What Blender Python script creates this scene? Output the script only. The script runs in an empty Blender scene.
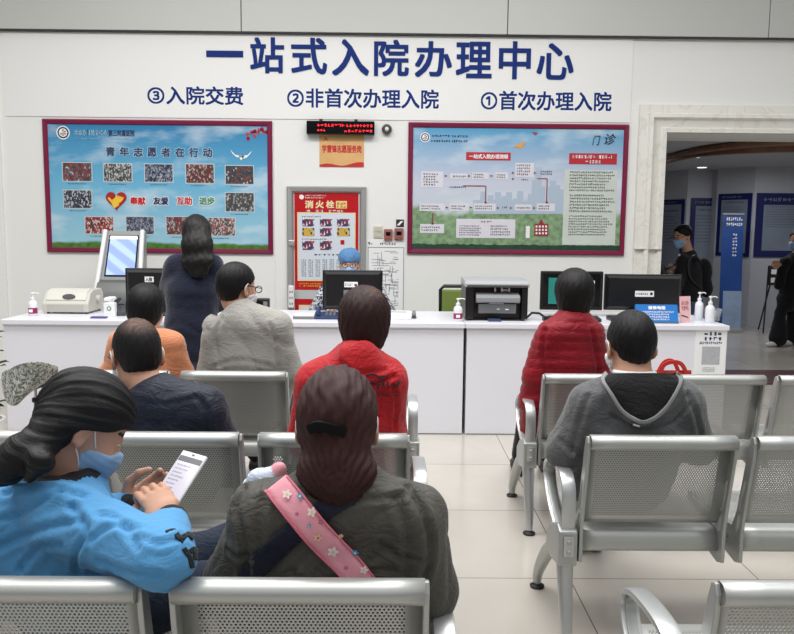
import bpy, bmesh, math, random
import numpy as np
from mathutils import Vector, Matrix
random.seed(7)
COL = bpy.context.scene.collection
PI = math.pi

# ---------------------------------------------------------------- camera
F_PX, CAM_Z = 785.0, 1.46
YAW, PITCH, ROLL = math.radians(0.5), math.radians(6.47), math.radians(0.55)
fwd = Vector((math.sin(YAW)*math.cos(PITCH), math.cos(YAW)*math.cos(PITCH), -math.sin(PITCH)))
rgt0 = Vector((math.cos(YAW), -math.sin(YAW), 0))
up0 = rgt0.cross(fwd)
rgt = rgt0*math.cos(ROLL) + up0*math.sin(ROLL)
upv = up0*math.cos(ROLL) - rgt0*math.sin(ROLL)
EYE = Vector((0, 0, CAM_Z))

def ray(px, py):
    return fwd + rgt*((px-397)/F_PX) - upv*((py-317)/F_PX)
def at(px, py, Y):
    r = ray(px, py)
    return EYE + r*(Y/r.y)
def onz(px, py, z):
    r = ray(px, py)
    return EYE + r*((z-CAM_Z)/r.z)

cd = bpy.data.cameras.new('camera'); cam = bpy.data.objects.new('camera', cd); COL.objects.link(cam)
cd.sensor_fit = 'HORIZONTAL'; cd.sensor_width = 36; cd.lens = 36*F_PX/794
cd.clip_start = 0.05
cam.matrix_world = Matrix(((rgt.x, upv.x, -fwd.x, EYE.x), (rgt.y, upv.y, -fwd.y, EYE.y), (rgt.z, upv.z, -fwd.z, EYE.z), (0, 0, 0, 1)))
bpy.context.scene.camera = cam

# ---------------------------------------------------------------- materials
def lin(c):
    return tuple(((v/255)/12.92 if v/255 <= .04045 else ((v/255+.055)/1.055)**2.4) for v in c) + (1,)
class NT:
    def __init__(s, m): s.t = m.node_tree; s.n = s.t.nodes; s.l = s.t.links
    def add(s, k, **kw):
        n = s.n.new(k)
        for a, v in kw.items():
            if a.startswith('i_'):
                key = a[2:]; key = int(key) if key.isdigit() else key.replace('_', ' ')
                n.inputs[key].default_value = v
            else: setattr(n, a, v)
        return n
    def link(s, a, b): s.l.new(a, b)
MATS = {}
def mat(name, rgb=(200, 200, 200), rough=.5, metal=0, spec=.5, bump=None, var=None, emit=0, alpha=None, sheen=0, coat=0, trans=0):
    if name in MATS: return MATS[name]
    m = bpy.data.materials.new(name); m.use_nodes = True
    t = NT(m); b = t.n['Principled BSDF']
    b.inputs['Base Color'].default_value = lin(rgb); b.inputs['Roughness'].default_value = rough
    b.inputs['Metallic'].default_value = metal; b.inputs['Specular IOR Level'].default_value = spec
    if sheen: b.inputs['Sheen Weight'].default_value = sheen
    if coat: b.inputs['Coat Weight'].default_value = coat
    if trans: b.inputs['Transmission Weight'].default_value = trans
    if emit:
        b.inputs['Emission Color'].default_value = lin(rgb); b.inputs['Emission Strength'].default_value = emit
    co = t.add('ShaderNodeTexCoord')
    if var:   # (scale, amount) slow colour variation of the material itself
        nz = t.add('ShaderNodeTexNoise', i_Scale=var[0], i_Detail=4.0)
        t.link(co.outputs['Object'], nz.inputs['Vector'])
        mx = t.add('ShaderNodeMix', data_type='RGBA')
        mx.inputs[6].default_value = lin(tuple(max(0, v*(1-var[1])) for v in rgb)); mx.inputs[7].default_value = lin(tuple(min(255, v*(1+var[1])) for v in rgb))
        t.link(nz.outputs['Fac'], mx.inputs[0]); t.link(mx.outputs[2], b.inputs['Base Color'])
    if bump:  # (scale, strength, distance)
        nz = t.add('ShaderNodeTexNoise', i_Scale=bump[0], i_Detail=3.0)
        t.link(co.outputs['Object'], nz.inputs['Vector'])
        bp = t.add('ShaderNodeBump', i_Strength=bump[1], i_Distance=bump[2])
        t.link(nz.outputs['Fac'], bp.inputs['Height']); t.link(bp.outputs['Normal'], b.inputs['Normal'])
    MATS[name] = m; return m

white_wall = mat('white_wall', (236, 236, 233), .7, spec=.3, bump=(40, .03, .002), var=(.8, .012))
white_board = mat('white_board', (238, 238, 236), .55, var=(1.5, .006))
grey_panel = mat('grey_panel', (196, 197, 193), .4, var=(.7, .02))
gap_shadow = mat('gap_shadow', (70, 70, 72), .8)
white_gloss = mat('white_gloss', (228, 228, 235), .3, var=(2.5, .01))
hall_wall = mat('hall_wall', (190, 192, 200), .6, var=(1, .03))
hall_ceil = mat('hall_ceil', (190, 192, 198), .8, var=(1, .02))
wood_mat = mat('wood_mat', (120, 84, 62), .5, var=(6, .25))
black_plastic = mat('black_plastic', (22, 22, 24), .35, bump=(200, .05, .001))
black_gloss = mat('black_gloss', (10, 10, 12), .12)
grey_plastic = mat('grey_plastic', (120, 122, 124), .4)
dgrey_plastic = mat('dark_grey_plastic', (72, 74, 76), .4)
beige_plastic = mat('beige_plastic', (196, 194, 184), .45)
white_plastic = mat('white_plastic', (238, 238, 238), .35)
silver = mat('silver', (200, 202, 202), .36, metal=.75)
satin = mat('satin_steel', (180, 182, 180), .45, metal=.65)
frame_red = mat('frame_magenta', (122, 22, 62), .35, var=(5, .06))
navy_ink = mat('navy_ink', (14, 46, 118), .6, spec=.2)
black_ink = mat('black_ink', (34, 34, 44), .5)
dark_ink = mat('dark_navy_ink', (40, 50, 92), .5)
white_ink = mat('white_ink', (245, 245, 245), .5)
red_ink = mat('red_ink', (196, 36, 44), .5)
green_ink = mat('green_ink', (60, 140, 90), .5)
grey_ink = mat('grey_ink', (120, 130, 140), .6)
gold_ink = mat('gold_ink', (246, 200, 60), .5)
paper = mat('paper', (240, 240, 240), .7)
rubber = mat('black_rubber', (20, 20, 20), .6)

def marble():
    m = mat('marble', (232, 230, 222), .25)
    t = NT(m); b = t.n['Principled BSDF']; co = t.add('ShaderNodeTexCoord')
    nz = t.add('ShaderNodeTexNoise', i_Scale=2.2, i_Detail=8.0, i_Distortion=2.2); t.link(co.outputs['Object'], nz.inputs['Vector'])
    r = t.add('ShaderNodeValToRGB'); e = r.color_ramp.elements
    e[0].position = .47; e[0].color = lin((233, 231, 223)); e[1].position = .53; e[1].color = lin((235, 233, 226))
    k = e.new(.5); k.color = lin((222, 220, 212))
    t.link(nz.outputs['Fac'], r.inputs[0]); t.link(r.outputs[0], b.inputs['Base Color']); return m
marble_mat = marble()

def floor_mat():
    m = mat('floor_tiles', (214, 208, 200), .16)
    t = NT(m); b = t.n['Principled BSDF']; co = t.add('ShaderNodeTexCoord')
    p = at(569.5, 578.5, 1); q = onz(569.5, 578.5, 0)
    mp = t.add('ShaderNodeMapping'); mp.inputs['Location'].default_value = (-(q.x - .8*round(q.x/.8)), -(q.y), 0)
    t.link(co.outputs['Object'], mp.inputs['Vector'])
    br = t.add('ShaderNodeTexBrick', offset=0.0, squash=1.0); br.inputs['Scale'].default_value = 1.0
    br.inputs['Brick Width'].default_value = .8; br.inputs['Row Height'].default_value = .8
    br.inputs['Mortar Size'].default_value = .0028; br.inputs['Mortar Smooth'].default_value = .2
    br.inputs['Color1'].default_value = lin((196, 190, 181)); br.inputs['Color2'].default_value = lin((190, 185, 177)); br.inputs['Mortar'].default_value = lin((120, 112, 104))
    t.link(mp.outputs[0], br.inputs['Vector'])
    nz = t.add('ShaderNodeTexNoise', i_Scale=1.6, i_Detail=7.0, i_Distortion=.8); t.link(co.outputs['Object'], nz.inputs['Vector'])
    mx = t.add('ShaderNodeMix', data_type='RGBA', blend_type='MULTIPLY'); mx.inputs[0].default_value = .5
    r = t.add('ShaderNodeValToRGB'); r.color_ramp.elements[0].color = (.78, .77, .75, 1); r.color_ramp.elements[1].color = (1, 1, 1, 1)
    r.color_ramp.elements[0].position = .3; r.color_ramp.elements[1].position = .65
    t.link(nz.outputs['Fac'], r.inputs[0]); t.link(br.outputs['Color'], mx.inputs[6]); t.link(r.outputs[0], mx.inputs[7]); t.link(mx.outputs[2], b.inputs['Base Color'])
    return m

def perf_mat():
    """steel sheet with a staggered pattern of punched round holes; the UV map is in metres"""
    m = mat('perforated_steel', (186, 188, 185), .42, metal=.62)
    t = NT(m); b = t.n['Principled BSDF']
    uv = t.add('ShaderNodeUVMap'); sp = t.add('ShaderNodeSeparateXYZ'); t.link(uv.outputs[0], sp.inputs[0])
    def M(op, a, c=None, d=None):
        n = t.add('ShaderNodeMath', operation=op)
        for i, v in enumerate((a, c, d)):
            if v is None: continue
            if isinstance(v, (int, float)): n.inputs[i].default_value = v
            else: t.link(v, n.inputs[i])
        return n.outputs[0]
    P = .0088; Q = P*.866*2
    u, v = sp.outputs[0], sp.outputs[1]
    def cell(off):
        a = M('SUBTRACT', M('FRACT', M('ADD', M('DIVIDE', u, P), off + 100)), .5); c = M('SUBTRACT', M('FRACT', M('ADD', M('DIVIDE', v, Q), off + 100)), .5)
        a = M('MULTIPLY', a, P); c = M('MULTIPLY', c, Q)
        return M('SQRT', M('ADD', M('MULTIPLY', a, a), M('MULTIPLY', c, c)))
    d = M('MINIMUM', cell(0), cell(.5))
    hole = M('LESS_THAN', d, .0026)
    inu = M('LESS_THAN', M('ABSOLUTE', u), .205); inv = M('MULTIPLY', M('GREATER_THAN', v, .105), M('LESS_THAN', v, .405))
    fac = M('MULTIPLY', hole, M('MULTIPLY', inu, inv))
    tr = t.add('ShaderNodeBsdfTransparent'); mx = t.add('ShaderNodeMixShader')
    t.link(fac, mx.inputs[0]); t.link(b.outputs[0], mx.inputs[1]); t.link(tr.outputs[0], mx.inputs[2])
    t.link(mx.outputs[0], t.n['Material Output'].inputs['Surface']); return m
perf = perf_mat()

def photo_mat(i, c1, c2, c3, sc=60):
    m = mat('printed_photo_%d' % i, c1, .5); t = NT(m); b = t.n['Principled BSDF']; co = t.add('ShaderNodeTexCoord')
    vo = t.add('ShaderNodeTexVoronoi', i_Scale=float(sc)); mp = t.add('ShaderNodeMapping'); mp.inputs['Location'].default_value = (i*3.7, 0, i*1.3); mp.inputs['Scale'].default_value = (1.6, 1, 1)
    t.link(co.outputs['Object'], mp.inputs[0]); t.link(mp.outputs[0], vo.inputs['Vector'])
    r = t.add('ShaderNodeValToRGB'); r.color_ramp.interpolation = 'CONSTANT'; e = r.color_ramp.elements
    e[0].color = lin(c1); e[1].position = .45; e[1].color = lin(c2); k = e.new(.72); k.color = lin(c3); k = e.new(.95); k.color = lin((190, 190, 196))
    sx = t.add('ShaderNodeSeparateColor'); t.link(vo.outputs['Color'], sx.inputs[0]); t.link(sx.outputs[0], r.inputs[0]); t.link(r.outputs[0], b.inputs['Base Color']); return m

def sky_print(name, zlo, zhi, green_h, rough=.12, top=(60, 140, 190), mid=(150, 205, 225), clouds=.5, green=(90, 140, 60), hue=(150, 205, 225)):
    """printed sky poster: blue to pale, clouds, hills along the foot. Object z runs zlo..zhi"""
    m = mat(name, mid, rough); t = NT(m); b = t.n['Principled BSDF']; co = t.add('ShaderNodeTexCoord')
    s = t.add('ShaderNodeSeparateXYZ'); t.link(co.outputs['Object'], s.inputs[0])
    mr = t.add('ShaderNodeMapRange'); mr.inputs[1].default_value = zlo; mr.inputs[2].default_value = zhi; t.link(s.outputs[2], mr.inputs[0])
    r = t.add('ShaderNodeValToRGB'); e = r.color_ramp.elements
    e[0].color = lin(mid); e[1].color = lin(top); k = e.new(.55); k.color = lin(hue)
    t.link(mr.outputs[0], r.inputs[0])
    nz = t.add('ShaderNodeTexNoise', i_Scale=2.2, i_Detail=7.0); mp = t.add('ShaderNodeMapping'); mp.inputs['Scale'].default_value = (.8, 1, 2.2)
    t.link(co.outputs['Object'], mp.inputs[0]); t.link(mp.outputs[0], nz.inputs['Vector'])
    cr = t.add('ShaderNodeValToRGB'); cr.color_ramp.elements[0].position = .5; cr.color_ramp.elements[1].position = .68; t.link(nz.outputs['Fac'], cr.inputs[0])
    ml = t.add('ShaderNodeMath', operation='MULTIPLY'); t.link(cr.outputs[0], ml.inputs[0]); ml.inputs[1].default_value = clouds
    mx = t.add('ShaderNodeMix', data_type='RGBA'); t.link(ml.outputs[0], mx.inputs[0]); t.link(r.outputs[0], mx.inputs[6]); mx.inputs[7].default_value = lin((225, 235, 240))
    n2 = t.add('ShaderNodeTexNoise', i_Scale=3.0, i_Detail=6.0); t.link(co.outputs['Object'], n2.inputs['Vector'])
    ad = t.add('ShaderNodeMath', operation='MULTIPLY_ADD'); t.link(n2.outputs['Fac'], ad.inputs[0]); ad.inputs[1].default_value = -green_h*1.0; t.link(mr.outputs[0], ad.inputs[2])
    g = t.add('ShaderNodeValToRGB'); g.color_ramp.elements[0].position = green_h*.45; g.color_ramp.elements[0].color = (1, 1, 1, 1); g.color_ramp.elements[1].position = green_h*.55 + .01; g.color_ramp.elements[1].color = (0, 0, 0, 1)
    t.link(ad.outputs[0], g.inputs[0])
    n3 = t.add('ShaderNodeTexNoise', i_Scale=25.0, i_Detail=4.0); t.link(co.outputs['Object'], n3.inputs['Vector'])
    gc = t.add('ShaderNodeMix', data_type='RGBA'); gc.inputs[6].default_value = lin(tuple(v*.6 for v in green)); gc.inputs[7].default_value = lin(tuple(min(255, v*1.45) for v in green)); t.link(n3.outputs['Fac'], gc.inputs[0])
    m2 = t.add('ShaderNodeMix', data_type='RGBA'); t.link(g.outputs[0], m2.inputs[0]); t.link(mx.outputs[2], m2.inputs[6]); t.link(gc.outputs[2], m2.inputs[7])
    t.link(m2.outputs[2], b.inputs['Base Color']); return m

# ---------------------------------------------------------------- object helpers
def tag(o, label=None, cat=None, group=None, kind=None):
    if label: o['label'] = label
    if cat: o['category'] = cat
    if group: o['group'] = group
    if kind: o['kind'] = kind
    return o
def thing(name, label, cat, loc=(0, 0, 0), rz=0, group=None):
    o = bpy.data.objects.new(name, None); COL.objects.link(o); o.empty_display_size = .1
    o.location = loc; o.rotation_euler = (0, 0, rz)
    return tag(o, label, cat, group)
def copy_tree(o, parent=None):
    c = o.copy(); COL.objects.link(c); c.parent = parent
    for ch in [x for x in bpy.data.objects if x.parent == o and x is not c]: copy_tree(ch, c)
    return c
class MB:
    """collects pieces of one mesh, in the thing's own coordinates"""
    def __init__(s, org=(0, 0, 0)): s.v = []; s.f = []; s.m = []; s.o = Vector(org); s.uv = None
    def raw(s, vs, fs, mi=0):
        n = len(s.v); s.v += [tuple(Vector(v) - s.o) for v in vs]; s.f += [tuple(i+n for i in f) for f in fs]; s.m += [mi]*len(fs); return s
    def box(s, x0, x1, y0, y1, z0, z1, mi=0, R=None, c=None):
        vs = [Vector((x, y, z)) for x in (x0, x1) for y in (y0, y1) for z in (z0, z1)]
        if R is not None:
            c = Vector(c) if c is not None else Vector(((x0+x1)/2, (y0+y1)/2, (z0+z1)/2)); vs = [c + R @ (v-c) for v in vs]
        return s.raw(vs, [(0, 1, 3, 2), (4, 6, 7, 5), (0, 4, 5, 1), (2, 3, 7, 6), (0, 2, 6, 4), (1, 5, 7, 3)], mi)
    def quad(s, a, b, c, d, mi=0): return s.raw([a, b, c, d], [(0, 1, 2, 3)], mi)
    def rect(s, x0, x1, z0, z1, y, mi=0): return s.quad((x0, y, z0), (x1, y, z0), (x1, y, z1), (x0, y, z1), mi)
    def tube(s, pts, r, n=10, mi=0, closed=False, flat=None):
        """sweep; r number or list; flat=(wide axis vector, half width) turns it to a flat bar"""
        pts = [Vector(p) for p in pts]; N = len(pts); rs = r if isinstance(r, (list, tuple)) else [r]*N
        vs = []; prev = None
        for i, p in enumerate(pts):
            a = pts[(i-1) % N] if (closed or i > 0) else p; b = pts[(i+1) % N] if (closed or i < N-1) else p
            t = (b-a).normalized()
            if flat is not None: w = Vector(flat[0]); w = (w - t*w.dot(t)).normalized(); u = w
            else:
                if prev is None: prev = t.orthogonal()
                u = (prev - t*prev.dot(t)).normalized(); prev = u
            w2 = t.cross(u)
            for k in range(n):
                an = 2*PI*k/n; c_, s_ = math.cos(an), math.sin(an)
                if flat is not None:
                    e = .45; cc = math.copysign(abs(c_)**e, c_); ss = math.copysign(abs(s_)**e, s_)
                    vs.append(p + u*cc*flat[1] + w2*ss*rs[i])
                else: vs.append(p + (u*c_ + w2*s_)*rs[i])
        fs = []
        for i in range(N if closed else N-1):
            j = (i+1) % N
            for k in range(n): fs.append((i*n+k, i*n+(k+1) % n, j*n+(k+1) % n, j*n+k))
        if not closed: fs.append(tuple(range(n))[::-1]); fs.append(tuple((N-1)*n+k for k in range(n)))
        return s.raw(vs, fs, mi)
    def lathe(s, prof, n=20, c=(0, 0, 0), mi=0, R=None):
        """prof: (r, z) pairs round the z axis at c"""
        c = Vector(c); vs = []
        for r, z in prof:
            for k in range(n):
                v = Vector((r*math.cos(2*PI*k/n), r*math.sin(2*PI*k/n), z))
                vs.append(c + (R @ v if R is not None else v))
        fs = []
        for i in range(len(prof)-1):
            for k in range(n): fs.append((i*n+k, i*n+(k+1) % n, (i+1)*n+(k+1) % n, (i+1)*n+k))
        fs.append(tuple(range(n))[::-1]); fs.append(tuple((len(prof)-1)*n+k for k in range(n)))
        return s.raw(vs, fs, mi)
    def prism(s, poly, x0, x1, mi=0, ax='x'):
        """closed (a, b) outline extruded along an axis. ax x: (y, z); y: (x, z); z: (x, y)"""
        n = len(poly)
        mk = {'x': lambda a, b, t: (t, a, b), 'y': lambda a, b, t: (a, t, b), 'z': lambda a, b, t: (a, b, t)}[ax]
        vs = [mk(a, b, x0) for a, b in poly] + [mk(a, b, x1) for a, b in poly]
        return s.raw(vs, [tuple(range(n)), tuple(range(2*n-1, n-1, -1))] + [(i, (i+1) % n + 0, (i+1) % n + n, i+n) for i in range(n)], mi)
    def build(s, name, mats, parent=None, smooth=None, bevel=0, loc=None):
        me = bpy.data.meshes.new(name); me.from_pydata(s.v, [], s.f); me.update()
        if not isinstance(mats, (list, tuple)): mats = [mats]
        for m in mats: me.materials.append(m)
        if len(mats) > 1: me.polygons.foreach_set('material_index', s.m)
        bm = bmesh.new(); bm.from_mesh(me); bmesh.ops.recalc_face_normals(bm, faces=bm.faces); bm.to_mesh(me); bm.free()
        if smooth is not None:
            me.polygons.foreach_set('use_smooth', [True]*len(me.polygons)); me.set_sharp_from_angle(angle=math.radians(smooth))
        o = bpy.data.objects.new(name, me); COL.objects.link(o); o.parent = parent
        if loc: o.location = loc
        if bevel:
            b = o.modifiers.new('b', 'BEVEL'); b.width = bevel; b.segments = 2; b.limit_method = 'ANGLE'
        return o
def struct(o): o['kind'] = 'structure'; return o

_tc = bpy.data.curves.new('lettering_source', 'FONT'); _to = bpy.data.objects.new('lettering_source', _tc); COL.objects.link(_to)
def glyphs(body, shear=0.0, spacing=1.0):
    _tc.body = body; _tc.shear = shear; _tc.space_character = spacing; _tc.resolution_u = 4
    bpy.context.view_layer.update()
    ev = _to.evaluated_get(bpy.context.evaluated_depsgraph_get()); me = ev.to_mesh()
    vs = [(v.co.x, v.co.y) for v in me.vertices]; fs = [tuple(p.vertices) for p in me.polygons]; ev.to_mesh_clear()
    return vs, fs
def write(mb, body, O, ux, uz, x0, x1, z0, z1, bold=.0, shear=0., out=0.0, spacing=1.0):
    """lay lettering out in the plane O + a*ux + b*uz so its box fills x0..x1, z0..z1; out lifts it off the plane"""
    vs, fs = glyphs(body, shear, spacing)
    ax = min(v[0] for v in vs)-bold; bx = max(v[0] for v in vs)+bold; ay = min(v[1] for v in vs)-bold; by = max(v[1] for v in vs)+bold
    O = Vector(O); ux = Vector(ux); uz = Vector(uz); n = ux.cross(uz).normalized()
    sh = [(0, 0)] if not bold else [(bold*i, bold*j) for i in (-1, 0, 1) for j in (-1, 0, 1) if i or j]
    sx, sz = (x1-x0)/(bx-ax), (z1-z0)/max(by-ay, 1e-6)
    for ki, (dx, dz) in enumerate(sh):
        P = [O + n*(ki*6e-5) + ux*(x0 + (v[0]+dx-ax)*sx) + uz*(z0 + (v[1]+dz-ay)*sz) for v in vs]
        if out:
            mb.raw([p + n*out for p in P], fs)
            cnt = {}
            for f in fs:
                for i in range(len(f)):
                    e = (f[i], f[(i+1) % len(f)]); cnt.setdefault(tuple(sorted(e)), []).append(e)
            mb.raw(P + [p + n*out for p in P], [(e[0][0], e[0][1], e[0][1]+len(P), e[0][0]+len(P)) for e in cnt.values() if len(e) == 1])
        else: mb.raw(P, fs)
def dashes(mb, O, ux, uz, x0, x1, z0, z1, lines, per, mi=0, seed=1, fill=.62, ragged=.25):
    """rows of tiny unreadable print: each sign is two or three short strokes"""
    rn = random.Random(seed); O = Vector(O); ux = Vector(ux); uz = Vector(uz)
    lh = (z1-z0)/lines; cw = (x1-x0)/per
    for i in range(lines):
        zt = z1 - lh*(i+.19); h = lh*fill; n = int(per*(1-ragged*rn.random())) if lines > 1 else per
        for k in range(n):
            xa = x0 + k*cw
            for _ in range(3):
                if rn.random() < .5: a, b, c, d = xa+cw*.05, xa+cw*.82, rn.random()*.75, .2
                else: a = xa+cw*(.1+.5*rn.random()); b = a+cw*.2; c = 0; d = 1
                zz = zt - h*c; zb = zz - h*d
                mb.raw([O+ux*a+uz*zb, O+ux*b+uz*zb, O+ux*b+uz*zz, O+ux*a+uz*zz], [(0, 1, 2, 3)], mi)
X3, Z3 = Vector((1, 0, 0)), Vector((0, 0, 1))
def smoothpts(P, n=5, closed=False):
    P = [Vector(p) for p in P]; N = len(P); out = []
    for i in range(N if closed else N-1):
        g = lambda k: P[k % N] if closed else P[max(0, min(N-1, k))]
        a, b_, c, d = g(i-1), g(i), g(i+1), g(i+2)
        for k in range(n):
            t = k/n; out.append(.5*((2*b_) + (c-a)*t + (2*a-5*b_+4*c-d)*t*t + (3*b_-a-3*c+d)*t**3))
    if not closed: out.append(P[-1])
    return out
# ================================================================ THE SETTING
YW = 7.40
fl = MB(); fl.quad((-7, -3, 0), (9, -3, 0), (9, 17, 0), (-7, 17, 0)); struct(fl.build('floor', floor_mat()))
dl = at(659.5, 240, YW).x; dtop = at(700, 133.5, YW).z; dr = 4.75
xl = at(4, 200, YW).x
w = MB()
w.box(-7, dl, YW, YW+.62, 0, 4.2); w.box(dl, dr, YW, YW+.62, dtop, 4.2); w.box(dr, 6.2, YW, YW+.62, 0, 4.2)
struct(w.build('wall_back', white_wall))
c = MB(); c.box(-7, xl, YW-.03, YW, 0, 4.2); struct(c.build('trim_1', white_wall))
# bulkhead of grey panels above
zs = at(397, 33, YW-.06).z
b = MB(); xs = [-7, -5.2] + [at(px, 15, YW-.06).x for px in (-25, 241, 508, 770)] + [5.5]
for i in range(len(xs)-1): b.box(xs[i]+.004, xs[i+1]-.004, YW-.06, YW, zs, 4.6)
struct(b.build('trim_2', grey_panel, bevel=.003))
g = MB(); g.box(-7, 5.5, YW-.045, YW-.002, zs-.012, 4.6); struct(g.build('trim_3', gap_shadow))  # dark backing for the panel seams; its lower lip paints the bulkhead's shadow line
# moulded marble door surround (profile swept up the jamb and along the lintel)
OW = at(633, 240, YW).x; W_ = dl-OW
prof = [(0, 0), (0, .05), (.30, .055), (.34, .085), (.47, .09), (.52, .06), (.60, .05), (.80, .045), (.86, .07), (1, .07), (1, 0)]
m = MB(); zt = dtop
vs = []
def ring(f): return [f(a*W_, d) for a, d in prof]
r1 = ring(lambda a, d: (OW+a, YW-d, 0)); r2 = ring(lambda a, d: (OW+a, YW-d, zt+(W_-a)))
r3 = ring(lambda a, d: (dr+(W_-a), YW-d, zt+(W_-a))); r4 = ring(lambda a, d: (dr+(W_-a), YW-d, 0))
n = len(prof); fs = []
for k in range(3):
    for i in range(n-1): fs.append((k*n+i, k*n+i+1, (k+1)*n+i+1, (k+1)*n+i))
m.raw(r1+r2+r3+r4, fs)
struct(m.build('door_1', marble_mat, smooth=25))
# joint lines of the marble
j = MB()
for z in (at(640, 249, YW).z,): j.box(OW-.002, dl-.002, YW-.0915, YW-.001, z, z+.004)
struct(j.build('trim_4', mat('joint', (190, 186, 176), .6)))
# threshold
t = MB(); t.box(dl-.1, dr, YW-.02, at(720, 367.5, 8).y*0+8.12, 0, .012); struct(t.build('trim_5', mat('maroon_stone', (74, 30, 38), .35, var=(9, .15))))

# hall beyond the doorway
HY = 13.6
h = MB(); h.box(dl-3.4, 8.5, HY, HY+.2, 0, 3.2); struct(h.build('wall_hall_far', hall_wall))
h = MB(); h.box(8.5, 8.7, YW+.62, HY, 0, 3.2); struct(h.build('wall_hall_right', hall_wall))
h = MB(); h.box(dl-3.6, dl-3.4, YW+.62, HY, 0, 3.2); struct(h.build('wall_hall_left', hall_wall))
hz = at(690, 172.5, 13.2).z
h = MB(); h.box(dl-3.6, 8.7, YW+.3, HY+.2, hz, hz+.15); struct(h.build('ceiling', hall_ceil))
# curved timber rib under the ceiling
RP = [(640, 166), (665, 160), (690, 154.5), (720, 151), (755, 149), (795, 148), (850, 148)]
pts = []
for px, py in RP: p = onz(px, py, hz-.05); pts.append((p.x, p.y, hz-.052))
m = MB(); m.tube(smoothpts(pts, 5), .05, 12, flat=((0, 0, 1), .045)); struct(m.build('trim_6', wood_mat))
m = MB(); m.tube(smoothpts([(x, y-.5, z+.015) for x, y, z in pts], 5), .08, 12, flat=((0, 0, 1), .03)); struct(m.build('trim_7', wood_mat))
# columns of the hall (white faced, with blue poster boards)
def hcol(px0, px1, px2, Y, nm):
    xa, xb, xc = at(px0, 240, Y).x, at(px1, 240, Y).x, at(px2, 240, Y+.0).x
    m = MB(); d = .5
    m.prism([(xa, Y+d), (xb, Y), (xc, Y), (xc, Y+1.2), (xa, Y+1.2)], 0, hz, ax='z'); o = m.build(nm, hall_wall); return struct(o), (xa, xb, xc)
_, c1 = hcol(668, 685, 726, 12.6, 'wall_column')
_, c2 = hcol(728, 752, 840, 11.9, 'wall_column_near')
struct(MB().box(dl+.2, 8.4, HY-.02, HY, 0, .12).build('baseboard_hall', mat('grey_base', (120, 120, 126), .5)))
hb = mat('board_blue', (20, 28, 92), .35); hp = mat('board_print', (128, 138, 152), .4, var=(3, .1)); hp2 = mat('board_print_blue', (30, 66, 130), .4, var=(4, .3))
def board(label, P0, P1, z0, z1, grp='blue framed notice boards in the hall', seed=1, inset=.08):
    """poster board on a vertical plane from P0 to P1 (xy)"""
    P0 = Vector((P0[0], P0[1], 0)); P1 = Vector((P1[0], P1[1], 0)); ux = (P1-P0).normalized(); L = (P1-P0).length
    nn = ux.cross(Z3); O = P0 + Z3*z0
    th = thing('notice_board', label, 'notice board', tuple(O), 0, grp)
    def pl(a0, a1, b0, b1, off, th_): 
        q = MB(O); vs = [P0*0+O+ux*a+Z3*b+nn*o for a in (a0, a1) for o in (off, off+th_) for b in (b0, b1)]
        q.raw(vs, [(0, 1, 3, 2), (4, 6, 7, 5), (0, 4, 5, 1), (2, 3, 7, 6), (0, 2, 6, 4), (1, 5, 7, 3)]); return q
    H = z1-z0
    pl(0, L, 0, H, .002, .02).build('frame', hb, th)
    pl(inset, L-inset, inset*.9, H-inset*1.6, .0225, .001).build('print', hp, th)
    q = MB(O); dashes(q, O+nn*.0245, ux, Z3, L*.2, L*.8, H*.84, H*.88, 1, 12, seed=seed); dashes(q, O+nn*.0245, ux, Z3, L*.16, L*.84, H*.45, H*.8, 9, 24, seed=seed+1, fill=.3); q.build('lettering', dark_ink, th)
    q = MB(O); dashes(q, O+nn*.0235, ux, Z3, L*.1, L*.7, H-inset*1.25, H-inset*.5, 1, 8, seed=seed+4); q.build('lettering', hp, th)
    return th
zA, zB = at(700, 262, 12.6).z, at(700, 198, 12.6).z
board('blue framed notice board behind the man in black on his phone', (c1[1]+.06, 12.6), (c1[2]-.03, 12.6), zA-.3, zB, seed=3)
board('narrow white notice on the slanted column face left of the masked man', (c1[0]+.02, 13.1-.02), (c1[1]-.02, 12.62), zA-.3, zB-.02, seed=5, inset=.05)
zA, zB = at(760, 257, 11.9).z, at(760, 193, 11.9).z
board('large blue framed notice board above the easel', (c2[1]+.03, 11.9), (c2[2]-.35, 11.9), zA, zB, seed=7, inset=.11)
board('narrow blue notice board behind the leaning banner', (c2[0]+.03, 12.4-.02), (c2[1]-.02, 11.92), zA, zB-.0, seed=9, inset=.06)
# ceiling lamps of the hall
lamp_glow = mat('lamp_glow', (255, 255, 255), .5, emit=1.4)
for px, py, r in ((673.5, 171.5, .07), (702, 166.5, .09)):
    p = onz(px, py, hz)
    th = thing('ceiling_downlight', 'small round hall downlight, the one %s' % ('nearer the door jamb' if px < 690 else 'nearer the timber rib, brighter'), 'ceiling light', (p.x, p.y, hz), 0, 'round downlights in the hall ceiling')
    MB().lathe([(r, 0), (r, -.012), (r*.8, -.015)], 20).build('rim', white_plastic, th, smooth=40); MB().lathe([(r*.78, -.016), (r*.7, -.02), (.005, -.022)], 20).build('diffuser', lamp_glow, th)
p = onz(672, 155, hz)
th = thing('strip_light', 'long glowing strip light in the hall ceiling by the door jamb', 'ceiling light', (p.x, p.y, hz))
MB().box(-.75, .38, -.09, .09, -.02, -.001).build('housing', white_plastic, th); MB().box(-.73, .36, -.07, .07, -.026, -.0205).build('diffuser', lamp_glow, th)

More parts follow.
